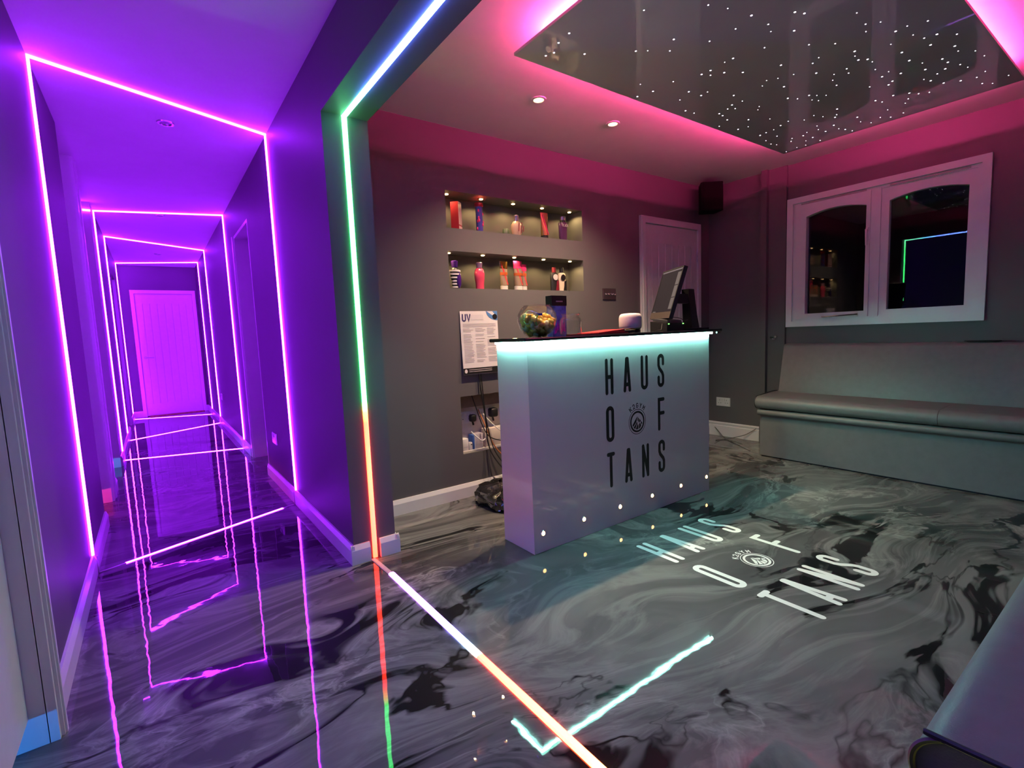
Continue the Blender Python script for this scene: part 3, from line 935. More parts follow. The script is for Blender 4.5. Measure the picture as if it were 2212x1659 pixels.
# carton: red flank, pale pink face
t = thing('product_carton', (1.722, YN, ZU), 'tall red carton with pale pink face, leftmost in upper niche', 'carton')
m, cs = rot_box(1.722, YN, ZU, .055, .055, .182, math.radians(-52))
m.build('carton_body', RED, t)
p, q = Vector(cs[1]), Vector(cs[2])
p, q = Vector(cs[0]), Vector(cs[1])
# the side turned towards +x/-y carries the pale face
cand = [(Vector(cs[i]), Vector(cs[(i + 1) % 4])) for i in range(4)]
face = max(cand, key=lambda e: ((e[0] + e[1]) / 2 - Vector((1.722, YN))).dot(Vector((.75, -.6))))
nv = ((face[0] + face[1]) / 2 - Vector((1.722, YN))).normalized() * .0012
for z0, z1, nm in ((ZU + .034, ZU + .181, 'pale_face'), (ZU + .001, ZU + .024, 'pale_face')):
    a, b = face[0] + nv * .05, face[1] + nv * .05
    MB().prism([(a.x, a.y), (b.x, b.y), (b.x + nv.x, b.y + nv.y), (a.x + nv.x, a.y + nv.y)], 'z', z0, z1).build(nm, PINKW, t)

def bottle(name, x, z, label, parts, cat='bottle', y=YN):
    t = thing(name, (x, y, z), label, cat, 'products in the wall niches')
    for nm, prof, material, sx, sy in parts:
        MB().lathe((x, y, z), prof, 20, sx * .92, sy * .92).build(nm, material, t, True)
    return t

t = bottle('lotion_tube', 1.904, ZU, 'blue and pink patterned tube with red rim, upper niche', [
    ('tube_body', [(.026, 0), (.027, .06), (.026, .13), (.028, .172)], BLUEV, 1, .9), ('red_rim', [(.028, .172), (.033, .178), (.033, .196), (.030, .199)], RED, 1, .9)], 'lotion')
for k in range(9):
    a = rs.uniform(-2.9, -.2); zz = rs.uniform(.02, .16)
    MB().lathe((1.904 + .0255 * math.cos(a), YN + .023 * math.sin(a), ZU + zz), [(.002, -.010), (.007, -.004), (.007, .005), (.002, .011)], 8, 1, .5).build('pink_splash', PINK, t, True)
t = bottle('perfume_bottle', 2.222, ZU, 'round pale faceted bottle with lilac cap, middle of upper niche', [
    ('bottle_body', [(.030, 0), (.040, .02), (.049, .055), (.045, .082), (.028, .104), (.014, .110)], M_('pale_peach', (.66, .40, .33), .3), 1, .8), ('cap', [(.017, .110), (.018, .148), (.014, .150)], SILV, 1, 1)])
for dx, zz, ln in ((-.010, .03, .06), (.014, .02, .075), (.030, .03, .04)):
    MB().bar((2.222 + dx, YN - .0385, ZU + zz), (2.222 + dx + .008, YN - .034, ZU + zz + ln), .006, .004, (0, -1, 0)).build('dark_marking', MAROON, t)
bottle('green_tub', 2.165, ZU, 'dull green tub half hidden behind the pale bottle', [('tub_body', [(.028, 0), (.030, .03), (.026, .055), (.02, .06)], GREENG, 1, 1)], 'tub', y=3.0)
t = thing('lotion_tube', (2.485, YN, ZU), 'gold and hot pink tube standing on black cap, upper niche', 'lotion', 'products in the wall niches')
MB().lathe((2.485, YN, ZU), [(.030, 0), (.031, .024), (.028, .026)], 20, 1, .8).build('cap', BLACKP, t, True)
def crimp_tube(t, x, z, r, h, zc, body, flash, y=YN):
    rings = []
    for k in range(9):
        f = k / 8
        rings.append([(x + (r * (1 + .28 * f)) * math.cos(2 * PI * j / 20), y + (r * .85 * (1 - f) + .003) * math.sin(2 * PI * j / 20), z + zc + (h - zc) * f) for j in range(20)])
    MB().loft(rings).build('tube_body', body, t, True)
    a = []
    for k in range(8):
        f = k / 8 + .03
        yy = y - (r * .85 * (1 - f) + .003) - .0012
        u = -r * .75 + r * 1.45 * (1 - f) ** 1.2
        a.append(((x + u, yy + .002 * abs(u) / r, z + zc + (h - zc) * f), .006 + .008 * f))
    mm = MB(); n = len(a)
    vs = [(p[0] - w / 2, p[1], p[2]) for p, w in a] + [(p[0] + w / 2, p[1], p[2]) for p, w in a]
    mm.add(vs, [(i, i + 1, n + i + 1, n + i) for i in range(n - 1)])
    mm.build('coloured_flash', flash, t)
crimp_tube(t, 2.485, ZU, .029, .196, .026, M_('bronze_foil', (.42, .22, .10), .22, metal=.8), PINK)
t = bottle('lotion_bottle', 2.672, ZU, 'dark purple square bottle lettered BLACK with pink cap', [
    ('bottle_body', [(.034, 0), (.040, .03), (.044, .10), (.046, .132), (.040, .140), (.020, .144)], M_('plum', (.10, .035, .11), .22), 1, .62), ('neck', [(.024, .143), (.024, .158)], BLACKP, 1, 1), ('cap', [(.022, .158), (.024, .184), (.020, .186)], SILV, 1, 1)])
for k, ch in enumerate('BLACK'):
    mm = MB(); letter(mm, ch, 2.672 + (k - 2) * .0125, ZU + .105, .010, .020, .0026, lambda u, v, l: (u, YN - .0295 - l, v)); mm.build('letter', STRW, t)

# lower niche
t = bottle('lotion_bottle', 1.690, ZL, 'black and white striped bottle with purple cap, lower niche', [
    ('bottle_body', [(.026, 0), (.028, .05), (.036, .085), (.038, .12), (.030, .135), (.020, .142)], BLACK, 1, .8), ('cap', [(.021, .142), (.026, .183), (.022, .186)], PURP, 1, 1)])
for zz in (.012, .032, .052, .074, .096, .118):
    r = .0285 if zz < .06 else (.035 if zz < .09 else .0395)
    MB().lathe((1.690, YN, ZL + zz), [(r, -.005), (r + .0008, 0), (r, .006)], 20, 1, .8, cap=False).build('white_stripe', STRW, t, True)
MB().lathe((1.705, YN - .024, ZL + .055), [(.004, -.05), (.016, -.025), (.018, .02), (.006, .062)], 12, 1, .5).build('purple_panel', PURP, t, True)
bottle('lotion_bottle', 1.884, ZL, 'glossy pink bottle with mauve cap, lower niche', [
    ('bottle_body', [(.034, 0), (.034, .04), (.040, .075), (.042, .11), (.034, .135), (.022, .146)], M_('coral_pink', (.62, .06, .13), .2), 1, .75), ('cap', [(.021, .146), (.025, .182), (.022, .184)], MAUVE, 1, 1)])
for x, h, r, lab, body, fl in ((2.09, .203, .028, 'clear tube with gold top and red stripe, white cap down', CLEARISH, GOLD),
                         (2.217, .212, .032, 'clear tube with hot pink top and stripe, white cap down', CLEARISH, PINK),
                         (2.272, .190, .021, 'smaller clear tube with pink top, beside the taller pink one', CLEARISH, PINK)):
    t = thing('lotion_tube', (x, YN, ZL), lab, 'lotion', 'products in the wall niches')
    MB().lathe((x, YN, ZL), [(r, 0), (r * 1.02, .030), (r * .9, .032)], 20, 1, .85).build('cap', WCAP, t, True)
    crimp_tube(t, x, ZL, r * .95, h, .032, body, M_('red_stripe', (.8, .03, .05), .3))
    # coloured shoulder at the crimped end
    rings = []
    for k in range(4):
        f = .70 + .30 * k / 3
        rr = r * .95
        rings.append([(x + (rr * (1 + .28 * f) + .0012) * math.cos(2 * PI * j / 20), YN + (rr * .85 * (1 - f) + .0042) * math.sin(2 * PI * j / 20), ZL + .032 + (h - .032) * f) for j in range(20)])
    MB().loft(rings).build('coloured_top', fl, t, True)
    MB().lathe((x, YN, ZL + .105), [(r * 1.09, 0), (r * 1.12, .02)], 20, 1, .62, cap=False).build('amber_band', AMBER, t, True)
for x, body, cap, badge, lab in ((2.565, BLACKP, MAROON, WCAP, 'black and maroon bottle with round white badge'), (2.644, CREAM, BLACKP, BLACK, 'cream and black bottle with round black badge, rightmost')):
    t = bottle('lotion_bottle', x, ZL, lab, [('bottle_body', [(.036, 0), (.038, .06), (.038, .125), (.034, .138), (.018, .143)], body, 1, .62), ('cap', [(.017, .143), (.017, .180), (.015, .182)], cap, 1, 1)])
    MB().cyl((x - .004, YN - .0235, ZL + .105), (x - .004, YN - .0262, ZL + .105), .023, n=20).build('round_badge', badge, t)
    MB().prism([(x - .002, ZL + .005), (x + .027, ZL + .005), (x + .027, ZL + .085), (x + .008, ZL + .075), (x + .006, ZL + .04)], 'y', YN - .0262, YN - .0225).build('front_label', MAROON if body is BLACKP else BLACK, t)

# ================================================================== POSTER, CABLES, RECESS
PO = thing('wall_poster', (1.82, YB, .84), 'white printed UV notice hanging behind the counter end', 'poster')
PAPER = M_('poster_paper', (.70, .66, .68), .45); INK = M_('poster_ink_blue', (.03, .02, .12), .6); GREYI = M_('poster_text_grey', (.45, .41, .44), .6)
MB().prism([(YB - .004, 1.264), (YB - .006, 1.264), (YB - .010, 1.05), (YB - .020, .838), (YB - .018, .838), (YB - .008, 1.05)], 'x', 1.672, 1.972).build('sheet', PAPER, PO)
def pz(z): return YB - (.0062 + (.004 * (1.264 - z) / .214 if z > 1.05 else .004 + .010 * (1.05 - z) / .212))
def on_poster(u, v, l): return (u, pz(v) - .0006 - l, v)
for ch, x in (('U', 1.702), ('V', 1.738)):
    mm = MB(); letter(mm, ch, x, 1.194, .032, .052, .0095, on_poster); mm.build('heading_letter', INK, PO)
def pq(mb, x0, x1, z0, z1): mb.add([on_poster(x0, z0, 0), on_poster(x1, z0, 0), on_poster(x1, z1, 0), on_poster(x0, z1, 0)], [(0, 1, 2, 3)])
mm = MB(); pq(mm, 1.755, 1.855, 1.205, 1.240); mm.build('pale_heading', M_('pale_print', (.62, .58, .62), .5), PO)
mm = MB()
for k in range(3): pq(mm, 1.690, 1.955, 1.176 - .009 * k, 1.180 - .009 * k)
for c, (x0, x1) in enumerate(((1.690, 1.770), (1.785, 1.865), (1.880, 1.957))):
    z = 1.145
    while z > .915:
        if rs.random() > .12: pq(mm, x0, x1 - rs.uniform(0, .03), z, z + .0045)
        z -= .0098
mm.build('printed_lines', GREYI, PO)
mm = MB(); pq(mm, 1.672, 1.972, .840, .882); mm.build('black_footer', BLACK, PO)
mm = MB(); mm.add([on_poster(1.692 + .011 * math.cos(2 * PI * k / 16), .862 + .014 * math.sin(2 * PI * k / 16), .0006) for k in range(16)], [list(range(16))]); mm.build('footer_badge', PAPER, PO)
mm = MB()
for k in range(2): mm.add([on_poster(a, b, .0006) for a, b in ((1.715, .868 - .012 * k), (1.90, .868 - .012 * k), (1.90, .872 - .012 * k), (1.715, .872 - .012 * k))], [(0, 1, 2, 3)])
mm.build('footer_print', GREYI, PO)
SKYB = M_('poster_blue', (.08, .22, .50), .5)
mm = MB(); mm.add([on_poster(1.972, 1.2635, .0003)] + [on_poster(1.972 + .092 * math.cos(a), 1.2635 + .062 * math.sin(a), .0003) for a in [PI + PI / 2 * k / 10 for k in range(11)]], [list(range(12))]); mm.build('corner_picture', SKYB, PO)
mm = MB(); mm.add([on_poster(1.95 + .02 * math.cos(2 * PI * k / 14), 1.225 + .019 * math.sin(2 * PI * k / 14), .0009) for k in range(14)], [list(range(14))]); mm.build('picture_detail', BLACK, PO)
mm = MB(); mm.add([on_poster(*p, .0008) for p in ((1.885, 1.262), (1.93, 1.262), (1.948, 1.245), (1.93, 1.235))], [(0, 1, 2, 3)]); mm.build('picture_detail', PAPER, PO)

# lining boards of the recess
rx0, rx1, rz0, rz1 = RECESS
ln = struct_empty('trim_2', (1.97, YB, rz0), 'unpainted lining of the low service recess behind the counter', 'recess lining')
MB().box(rx0 + .001, rx1 - .001, YB + .02, YB + .165, rz0, rz0 + .012).build('recess_sill', PLASTER, ln)
MB().box(rx0 + .001, rx1 - .001, YB + .10, YB + .168, rz0 + .012, .605).build('backing_board', PLASTER, ln)
MB().box(rx0 + .001, rx1 - .001, YB + .06, YB + .168, .605, rz1 - .001).build('head_board', BROWN, ln)
def socket_plate(name, label, loc, ux, nrm, plate_mat=WHITEP, w=.146, h=.086, toggles=0, group=None):
    """double wall plate: loc = centre, ux = width direction, nrm = outward"""
    t = thing(name, loc, label, 'wall switch' if toggles else 'wall socket', group)
    c = Vector(loc); ux = Vector(ux); n = Vector(nrm); uz = Vector((0, 0, 1))
    def quadbox(mb, u0, u1, v0, v1, d0, d1):
        P = lambda u, v, d: c + ux * u + uz * v + n * d
        mb.loft([[P(u0, v0, d), P(u1, v0, d), P(u1, v1, d), P(u0, v1, d)] for d in (d0, d1)])
    m = MB(); quadbox(m, -w / 2, w / 2, -h / 2, h / 2, 0, .006); quadbox(m, -w / 2 + .004, w / 2 - .004, -h / 2 + .004, h / 2 - .004, .006, .009)
    m.build('face_plate', plate_mat, t)
    if toggles:
        for k in range(toggles):
            u = (k - (toggles - 1) / 2) * w / (toggles + .6)
            m = MB(); m.cyl(c + ux * u + n * .009, c + ux * u + n * .013, .008)
            m.cyl(c + ux * u + n * .012, c + ux * u + n * .026 - uz * .008, .0045, .006); m.build('toggle', CHROME, t, True)
    else:
        for s in (-1, 1):
            m = MB()
            for du, dv, a, b in ((0, .018, .004, .009), (-.012, -.010, .008, .004), (.012, -.010, .008, .004)):
                quadbox(m, s * .036 + du - a / 2, s * .036 + du + a / 2, dv - b / 2, dv + b / 2, .0088, .0094)
            m.build('pin_slots', DARKSLOT, t)
            m = MB(); quadbox(m, s * .012 - .006, s * .012 + .006, .012, .032, .009, .013); m.build('rocker', plate_mat, t)
    return t
socket_plate('double_socket', 'white double socket in the recess, left of the pair', (1.735, YB + .10, .53), (1, 0, 0), (0, -1, 0))
socket_plate('double_socket', 'white double socket in the recess, right of the pair', (1.90, YB + .10, .535), (1, 0, 0), (0, -1, 0))
socket_plate('double_socket', 'white double socket on right wall above old skirting', (XW, 2.727, .342), (0, 1, 0), (-1, 0, 0))
socket_plate('double_socket', 'double socket low on right corridor wall behind the nearest frame', (XR, 4.19, .365), (0, 1, 0), (-1, 0, 0), STEEL)
socket_plate('double_socket', 'small far double socket on right corridor wall', (XR, 7.75, .41), (0, 1, 0), (-1, 0, 0), WHITEP)
socket_plate('light_switch', 'steel four toggle switch plate left of the boarded door', (3.11, YB, 1.395), (1, 0, 0), (0, -1, 0), M_('bronze_steel', (.30, .22, .22), .35, metal=.9), .155, .092, 4)
for x, z, s, lab in ((1.775, .525, 1.0, 'round black plug in the left recess socket'), (1.945, .545, 1.25, 'large black plug in the right recess socket')):
    t = thing('mains_plug', (x, YB + .09, z), lab, 'plug')
    MB().rbox(x - .024 * s, x + .024 * s, YB + .09 - .045 * s, YB + .0905, z - .026 * s, z + .026 * s, .014, 3).build('plug_body', BLACKP, t, True)
    MB().cyl((x, YB + .07, z - .024 * s), (x + .004, YB + .065, z - .05 * s), .007).build('cable_grip', BLACKP, t, True)
sz = rz0 + .0122
for x0, x1, y0, y1, h, material, lab, nm in ((1.665, 1.712, .03, .085, .085, WHITEP, 'white adaptor block at the left of the recess sill', 'power_adaptor'),
        (1.715, 1.742, .028, .060, .055, WHITEP, 'small white charger with dark slot on recess sill', 'charger'),
        (1.748, 1.766, .035, .095, .100, M_('bright_blue_card', (.06, .16, .50), .45), 'thin blue packet standing on the recess sill', 'packet'),
        (1.770, 1.835, .035, .095, .105, M_('greyish_white_plastic', (.55, .50, .55), .4), 'grey white power block in the middle of recess sill', 'power_adaptor'),
        (1.850, 2.10, .03, .090, .130, M_('ivory_plastic', (.64, .56, .50), .4), 'long ivory extension block at the right of the recess', 'extension_block')):
    t = thing(nm, ((x0 + x1) / 2, YB + (y0 + y1) / 2, sz), lab, 'adaptor' if 'pack' not in nm else 'packet')
    MB().rbox(x0, x1, YB + y0, YB + y1, sz, sz + h, .005, 2).build('body', material, t, True)
    if nm == 'charger':
        MB().box(x0 + .012, x1 - .004, YB + y0 - .0006, YB + y0 + .001, sz + .036, sz + .042).build('slot', DARKSLOT, t)
    elif nm == 'packet':
        MB().box(x1, x1 + .004, YB + y0 + .002, YB + y1 - .002, sz, sz + h - .004).build('white_edge', WHITEP, t)
    else:
        MB().box(x0 + .008, x1 - .008, YB + y0 - .0008, YB + y0 + .001, sz + h * .3, sz + h * .34).build('seam', GREYI, t)
cords = [([(1.795, YB - .012, .90), (1.80, YB - .016, .75), (1.815, YB - .02, .62), (1.83, YB - .02, .50), (1.84, YB - .015, .36), (1.86, YB - .06, .25), (1.93, YB - .15, .12), (2.05, YB - .20, .02)], .005, 'thick black cable hanging from behind the notice', BLACKP),
         ([(1.812, YB - .010, .90), (1.815, YB - .018, .74), (1.825, YB - .025, .55), (1.85, YB - .03, .40), (1.88, YB - .05, .28), (1.95, YB - .10, .16), (2.06, YB - .16, .05)], .004, 'second black cable beside the thick one below the notice', BLACKP),
         ([(1.760, YB + .04, .69), (1.785, YB + .03, .60), (1.815, YB + .01, .48), (1.85, YB - .01, .40), (1.92, YB - .01, .36), (2.03, YB - .02, .33)], .0035, 'thin black cable crossing the recess', BLACKP),
         ([(1.735, YB + .03, .44), (1.765, YB + .005, .40), (1.80, YB - .005, .372), (1.835, YB + .0, .385), (1.87, YB + .02, .42)], .0045, 'white cable looping across the recess', WHITEP),
         ([(1.845, YB + .06, .56), (1.88, YB + .02, .50), (1.93, YB - .01, .44), (2.00, YB - .02, .39), (2.08, YB - .02, .36)], .004, 'white cable sloping down to the extension block', WHITEP),
         ([(1.825, YB + .07, .58), (1.838, YB + .03, .50), (1.85, YB - .01, .42), (1.875, YB - .03, .34), (1.93, YB - .05, .26), (2.02, YB - .10, .20)], .005, 'copper brown cable in the recess bundle', M_('copper_cable', (.40, .14, .05), .4))]
for p, r, lab, mt in cords:
    tag(MB().tube(p, r).build('cable', mt, None, True), lab, 'cable', 'cables by the recess')
for p, lab in (([(4.30, 2.66, .004), (4.38, 2.62, .006), (4.45, 2.56, .02), (4.50, 2.48, .05), (4.515, 2.42, .09), (4.518, 2.38, .12)], 'thin grey wire curling up the old skirting'),
               ([(4.515, 2.80, .085), (4.49, 2.74, .05), (4.44, 2.66, .012), (4.36, 2.55, .004), (4.24, 2.38, .004), (4.12, 2.22, .004)], 'thin grey wire lying on the floor towards the bench')):
    tag(MB().tube(p, .003).build('loose_wire', M_('grey_wire', (.08, .08, .08), .5), None, True), lab, 'cable', 'loose wires by the old skirting')

# bag of black clothes
BG = thing('plastic_bag', (1.80, 2.60, 0), 'clear plastic bag of folded black clothes on the floor', 'bag')
def lumpy(x0, x1, y0, y1, z0, z1, n, amp, seed):
    m = MB(); r2 = random.Random(seed); rings = []
    for k in range(9):
        f = k / 8
        q = (.94, 1, 1.02, 1, 1, .97, .90, .72, .30)[k]
        rings.append([Vector(((x0 + x1) / 2 + (x1 - x0) / 2 * q * math.copysign(abs(math.cos(a)) ** .5, math.cos(a)) + r2.uniform(-amp, amp),
                              (y0 + y1) / 2 + (y1 - y0) / 2 * q * math.copysign(abs(math.sin(a)) ** .5, math.sin(a)) + r2.uniform(-amp, amp),
                              z0 + (z1 - z0) * f + (r2.uniform(-amp, amp) if 0 < k else 0))) for a in [2 * PI * j / n for j in range(n)]])
    return m.loft(rings)
CLOTH = M_('black_cloth', (.012, .011, .012), .85)
lumpy(1.66, 2.0, 2.44, 2.78, .003, .045, 26, .004, 1).build('folded_garment', CLOTH, BG, True)
lumpy(1.68, 2.0, 2.46, 2.77, .046, .095, 26, .004, 2).build('folded_garment', CLOTH, BG, True)
WRAP = mat('clear_wrap', (.012, .011, .011), .08, noise=0.0, spec=.9, coat=1, coat_rough=.03, bump=1.0, bscale=26)
lumpy(1.635, 2.02, 2.42, 2.80, .0, .135, 44, .014, 3).build('crinkled_wrap', WRAP, BG, True)
MB().rbox(1.80, 1.86, 2.50, 2.56, .132, .140, .004, 2).build('red_label', RED, BG)

# ================================================================== THINGS ON THE COUNTER
GZ = 1.0787
BW = thing('glass_bowl', (1.610, 1.99, GZ), 'round glass fishbowl of yellow sweets at the counter end', 'bowl')
KB = .79
prof_o = [(r * KB, z) for r, z in [(.002, 0), (.055, 0), (.085, .014), (.115, .045), (.130, .085), (.124, .118), (.105, .146), (.086, .160)]]
prof_i = [(r * KB, z) for r, z in [(.083, .160), (.101, .145), (.120, .118), (.126, .085), (.111, .047), (.082, .019), (.053, .006), (.002, .006)]]
MB().lathe((1.610, 1.99, GZ), prof_o + prof_i, 40, cap=False).build('bowl_shell', GLASS, BW, True)
MB().lathe((1.610, 1.99, GZ + .160), [(r * KB, z) for r, z in [(.083, 0), (.086, .003), (.089, 0), (.086, -.003), (.083, 0)]], 40, cap=False).build('bowl_rim', GLASS, BW, True)
sw = [M_('yellow_wrapper', (.90, .64, .12), .25), M_('gold_wrapper', (.80, .46, .07), .25), M_('pale_yellow_wrapper', (.92, .80, .40), .25)]
for c in sw:
    pb = c.node_tree.nodes['Principled BSDF']
    pb.inputs['Subsurface Weight'].default_value = 0.8
    pb.inputs['Subsurface Radius'].default_value = (1, .8, .3)
    pb.inputs['Subsurface Scale'].default_value = 0.03
sm = []
for k, c in enumerate(sw):
    m = MB(); r2 = random.Random(k + 20)
    rings = [[((.004 if f in (0, 6) else .015 + .002 * r2.random()) * (1.5 if f in (0, 6) else 1) * math.cos(2 * PI * j / 8) * (.9 + .3 * r2.random()), -.018 + .006 * f, .012 * math.sin(2 * PI * j / 8) * (.8 + .4 * r2.random())) for j in range(8)] for f in range(7)]
    m.loft(rings)
    me = bpy.data.meshes.new('wrapped_sweet'); me.from_pydata([tuple(v) for v in m.v], [], m.f); me.materials.append(c)
    for p in me.polygons: p.use_smooth = True
    sm.append(me)
r2 = random.Random(5); placed = []
def bowl_r(z):
    pr = [(0.053, .006), (.082, .019), (.111, .047), (.126, .085), (.120, .118)]
    for (ra, za), (rb, zb) in zip(pr, pr[1:]):
        if za <= z <= zb: return (ra + (rb - ra) * (z - za) / (zb - za)) * KB
    return .04
tries = 0
while len(placed) < 150 and tries < 60000:
    tries += 1
    z = r2.uniform(.018, .112); rr = (bowl_r(z) - .020) * math.sqrt(r2.random()); a = r2.uniform(0, 2 * PI)
    if z > .088 + .02 * math.cos(a * 2): continue
    p = Vector((rr * math.cos(a), rr * math.sin(a), z))
    if any((p - q).length < .0165 for q in placed): continue
    placed.append(p)
for p in placed:
    o = bpy.data.objects.new('wrapped_sweet', r2.choice(sm)); COL.objects.link(o)
    o.location = Vector((1.610, 1.99, GZ)) + p
    o.rotation_euler = (r2.uniform(0, 6), r2.uniform(0, 6), r2.uniform(0, 6))
    tag(o, 'yellow wrapped sweet inside the glass fishbowl', 'sweet', 'sweets in the glass bowl')
t = thing('glow_band', (1.535, 1.88, GZ + .09), 'thin curved lime green strip among the bowl sweets', 'band')
t.location = (1.555, 1.925, GZ + .05)
MB().tube([(1.558, 1.931, GZ + .060), (1.552, 1.927, GZ + .085), (1.563, 1.924, GZ + .112)], .003).build('band_body', mat('lime_plastic', (.35, .85, .08), .35, noise=.05), t, True)
MB().box(1.566, 1.60, 1.935, 1.939, GZ + .108, GZ + .118).build('blue_end', M_('foil_blue', (.05, .05, .6), .2, metal=.3), t)

JR = thing('glass_jar', (1.822, 1.97, GZ), 'small clear glass jar in front of the blue packet', 'jar')
KJ = .8
jo = [(.002, 0), (.066, 0), (.074, .008), (.074, .078), (.066, .094), (.056, .100), (.056, .106), (.064, .112), (.064, .117)]
ji = [(.058, .117), (.052, .106), (.052, .098), (.062, .090), (.070, .076), (.070, .010), (.063, .005), (.002, .005)]
MB().lathe((1.822, 1.97, GZ), [(r * KJ, z) for r, z in jo + ji], 32, cap=False).build('jar_shell', GLASS, JR, True)
BX = thing('foil_packet', (1.835, 2.095, GZ), 'tall blue holographic packet with black header behind the jar', 'packet')
m, _c = rot_box(1.835, 2.095, GZ, .105, .045, .165, .04); m.build('packet_body', M_('holo_blue', (.12, .26, .90), .2, noise=.5, nscale=30), BX)
m, _c = rot_box(1.835, 2.095, GZ + .165, .112, .05, .055, .04); m.build('black_header', BLACKP, BX)
m, _c = rot_box(1.835, 2.069, GZ + .185, .05, .002, .007, .04); m.build('header_print', GREYI, BX)
HOLO = M_('holo_violet', (.45, .05, .85), .15, noise=.4, nscale=40)
for k in range(5):
    x = 1.80 + .016 * k
    MB().prism([(x - .006, GZ + .01 + .018 * (k % 3)), (x + .010, GZ + .02 + .015 * (k % 2)), (x + .004, GZ + .08 + .01 * (k % 2)), (x - .003, GZ + .06)], 'y', 2.0685, 2.0705).build('foil_glint', HOLO, BX)
BK = thing('red_folder', (2.02, 1.95, GZ), 'flat red folder lying between jar and white speaker', 'folder')
MB().prism([(1.87, 1.87), (2.20, 1.90), (2.19, 2.08), (1.86, 2.05)], 'z', GZ, GZ + .006).build('cover', RED, BK)
MB().loft([[(x, y, z) for x, y in ((1.94, 1.875), (2.17, 1.90), (2.165, 2.06), (1.935, 2.04))] for z in (GZ + .0062, GZ + .0062)][:1] + [[(1.94, 1.875, GZ + .010), (2.17, 1.90, GZ + .024), (2.165, 2.06, GZ + .024), (1.935, 2.04, GZ + .010)]]).build('red_booklet', M_('bright_red', (.60, .02, .03), .35), BK)
SG = thing('black_pouch', (2.225, 1.93, GZ), 'small black pouch in front of the white speaker', 'pouch')
lumpy(2.17, 2.27, 1.90, 1.97, GZ, GZ + .024, 20, .0015, 9).build('pouch_body', CLOTH, SG, True)
MB().tube([(2.18, 1.90, GZ + .02), (2.22, 1.893, GZ + .023), (2.26, 1.90, GZ + .018)], .003).build('brass_zip', GOLD, SG, True)
SK = thing('smart_speaker', (2.335, 2.0, GZ), 'round white smart speaker standing on the counter', 'speaker')
MB().lathe((2.335, 2.0, GZ), [(.040, 0), (.056, .002), (.058, .014), (.054, .020)], 32).build('dark_base', BLACKP, SK, True)
MB().lathe((2.335, 2.0, GZ + .020), [(.056, 0), (.064, .006), (.067, .018), (.067, .068), (.063, .083), (.054, .092), (.03, .095), (.002, .095)], 40).build('fabric_body', mat('white_fabric', (.74, .64, .60), .8, noise=.06, nscale=200, bump=.2, bscale=700), SK, True)
CR = thing('card_terminal', (2.64, 1.955, GZ), 'black card reader in its dock with small green lights', 'card reader')
MB().prism([(1.895, GZ), (2.02, GZ), (2.02, GZ + .062), (1.895, GZ + .048)], 'x', 2.545, 2.715).build('dock', BLACKP, CR)
MB().prism([(1.90, GZ + .050), (2.01, GZ + .064), (2.008, GZ + .078), (1.905, GZ + .064)], 'x', 2.56, 2.70).build('keypad', M_('dark_grey_plastic', (.05, .05, .052), .4), CR)
for x in (2.556, 2.700):
    MB().box(x, x + .012, 1.8935, 1.8955, GZ + .040, GZ + .045).build('green_light', emis('green_indicator', (.6, 3.0, .4)), CR)
# monitor, screen turned away to the staff side
MO = thing('touch_monitor', (2.80, 1.98, GZ), 'black tilted touch monitor on its stand at the counter', 'monitor')
Nb, Fb, up = Vector((2.576, 1.90, 1.157)), Vector((2.770, 2.20, 1.160)), Vector((.076, -.058, .313))
hx = (Fb - Nb); nrm = hx.cross(up).normalized()
if nrm.dot(Vector((-1, 0, 0))) < 0: nrm = -nrm
def scr(u, v, d): return Nb + hx * u + up * v + nrm * d
def slab(u0, u1, v0, v1, d0, d1):
    return MB().loft([[scr(u0, v0, d), scr(u1, v0, d), scr(u1, v1, d), scr(u0, v1, d)] for d in (d0, d1)])
slab(0, 1, 0, 1, -.022, 0).build('housing', BLACKP, MO)
for a in ((0, 1, 0, .13), (0, 1, .975, 1), (0, .03, .13, .975), (.97, 1, .13, .975)):
    slab(*a, 0, .003).build('bezel', M_('bezel_grey', (.06, .045, .04), .3) if a[3] == .13 else BLACKP, MO)
def scr_m(n, c, s):
    m = mat(n, (.01, .01, .01), .7, spec=0, noise=0, emit=c, estr=s)
    m.cycles.emission_sampling = 'NONE'
    return m
slab(.03, .97, .13, .975, 0, .001).build('screen', scr_m('screen_dark', (.018, .012, .015), 1), MO)
slab(.03, .97, .945, .972, .001, .0014).build('screen_bar', scr_m('screen_bar', (.16, .12, .12), 1), MO)
for v0, v1 in ((.18, .40), (.415, .64), (.655, .90)):
    slab(.05, .20, v0, v1, .001, .0014).build('screen_tile', scr_m('screen_tile', (.13, .10, .09), 1), MO)
slab(.80, .95, .135, .155, .001, .0014).build('screen_tile', scr_m('screen_tile', (.13, .10, .09), 1), MO)
ctr = scr(.5, .42, -.02); sx, sy = 2.865, 1.955
MB().loft([[Vector((sx + dx * w, sy + dy * w, z)) + Vector((off, 0, 0)) for dx, dy in ((-.035, -.03), (.035, -.03), (.035, .03), (-.035, .03))] for z, w, off in ((GZ + .012, 1.15, .015), (GZ + .10, 1.0, .0), (GZ + .20, .9, -.012), (GZ + .262, .85, -.02))]).build('stand_post', BLACKP, MO)
MB().rbox(sx - .12, sx + .09, sy - .085, sy + .12, GZ, GZ + .013, .005, 2).build('stand_foot', BLACKP, MO)
MB().loft([[ctr + Vector((0, dy, dz)) for dy, dz in ((-.03, -.03), (.03, -.03), (.03, .03), (-.03, .03))], [Vector((sx - .03, sy + dy, GZ + .20 + dz)) for dy, dz in ((-.025, -.03), (.025, -.03), (.025, .03), (-.025, .03))]]).build('tilt_arm', BLACKP, MO)
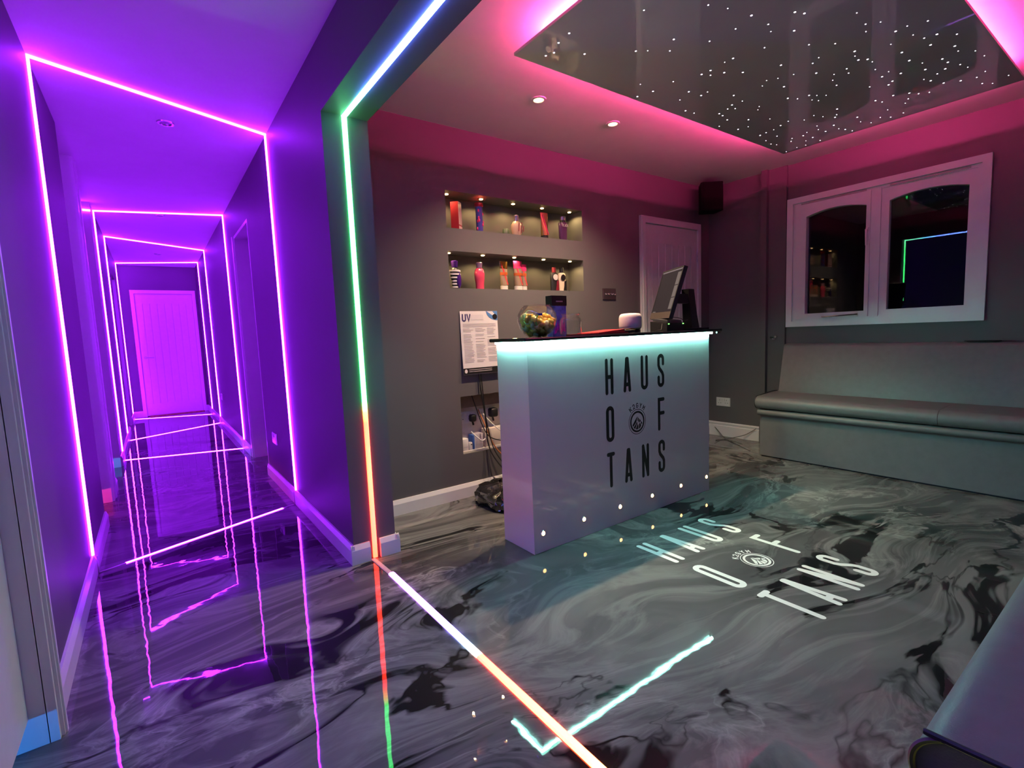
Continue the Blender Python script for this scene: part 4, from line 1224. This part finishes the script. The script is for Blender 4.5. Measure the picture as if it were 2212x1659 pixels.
for p, lab in (([(2.60, 1.93, 1.165), (2.68, 1.90, 1.155), (2.73, 1.905, 1.14), (2.80, 1.925, 1.145)], 'thin black lead from monitor edge to stand'),
               ([(2.716, 1.95, GZ + .03), (2.75, 1.935, GZ + .036), (2.83, 1.93, GZ + .055)], 'thin black lead from card reader to stand'),
               ([(2.545, 1.93, GZ + .045), (2.515, 1.91, GZ + .03), (2.48, 1.89, GZ + .008), (2.445, 1.90, GZ + .003)], 'thin lead drooping left from the card reader')):
    tag(MB().tube(p, .0022).build('lead', BLACKP, None, True), lab, 'cable', 'leads on the counter')

# ================================================================== WALL SPEAKER AND HOOK
WS = thing('wall_speaker', (4.30, 2.78, 2.15), 'black loudspeaker mounted high in the room corner', 'speaker')
sc_ = Vector((4.270, 2.70, 2.265)); ang = math.radians(-38)
def wsp(u, v, w): return sc_ + Vector((u * math.cos(ang) - v * math.sin(ang), u * math.sin(ang) + v * math.cos(ang), w))
MB().loft([[wsp(u, v, z) for u, v in ((-.088, -.08), (.088, -.08), (.10, -.06), (.07, .085), (-.07, .085), (-.10, -.06))] for z in (-.125, .125)]).build('cabinet', M_('matt_black_cabinet', (.006, .006, .006), .9, spec=.05), WS)
MB().loft([[wsp(u, -.0805 - d, z) for u, z in ((-.082, -.118), (.082, -.118), (.082, .118), (-.082, .118))] for d in (0, .006)]).build('grille', M_('speaker_grille', (.005, .005, .005), .9, spec=.05), WS)
MB().cyl(wsp(0, .08, 0), Vector((4.53, 2.87, 2.275)), .014).build('bracket', BLACKP, WS, True)
ST = thing('black_strap', (4.44, .82, .922), 'thin black strap lying on top of the long bench backrest', 'strap')
MB().rbox(4.40, 4.47, .74, .90, .9225, .930, .003, 2).build('strap_body', CLOTH, ST)
MB().box(4.425, 4.445, .885, .915, .9225, .932).build('strap_buckle', BLACKP, ST)
HK = thing('wall_hook', (4.524, 2.215, .975), 'small chrome and black hook on the pipe casing', 'hook')
MB().cyl((4.5245, 2.205, .978), (4.500, 2.205, .978), .012, .009).build('chrome_knob', CHROME, HK, True)
MB().cyl((4.5245, 2.245, .972), (4.505, 2.245, .972), .011, .010).build('black_cap', BLACKP, HK, True)
MB().tube([(4.518, 2.205, .968), (4.506, 2.215, .958), (4.508, 2.235, .962)], .004).build('hook_wire', CHROME, HK, True)
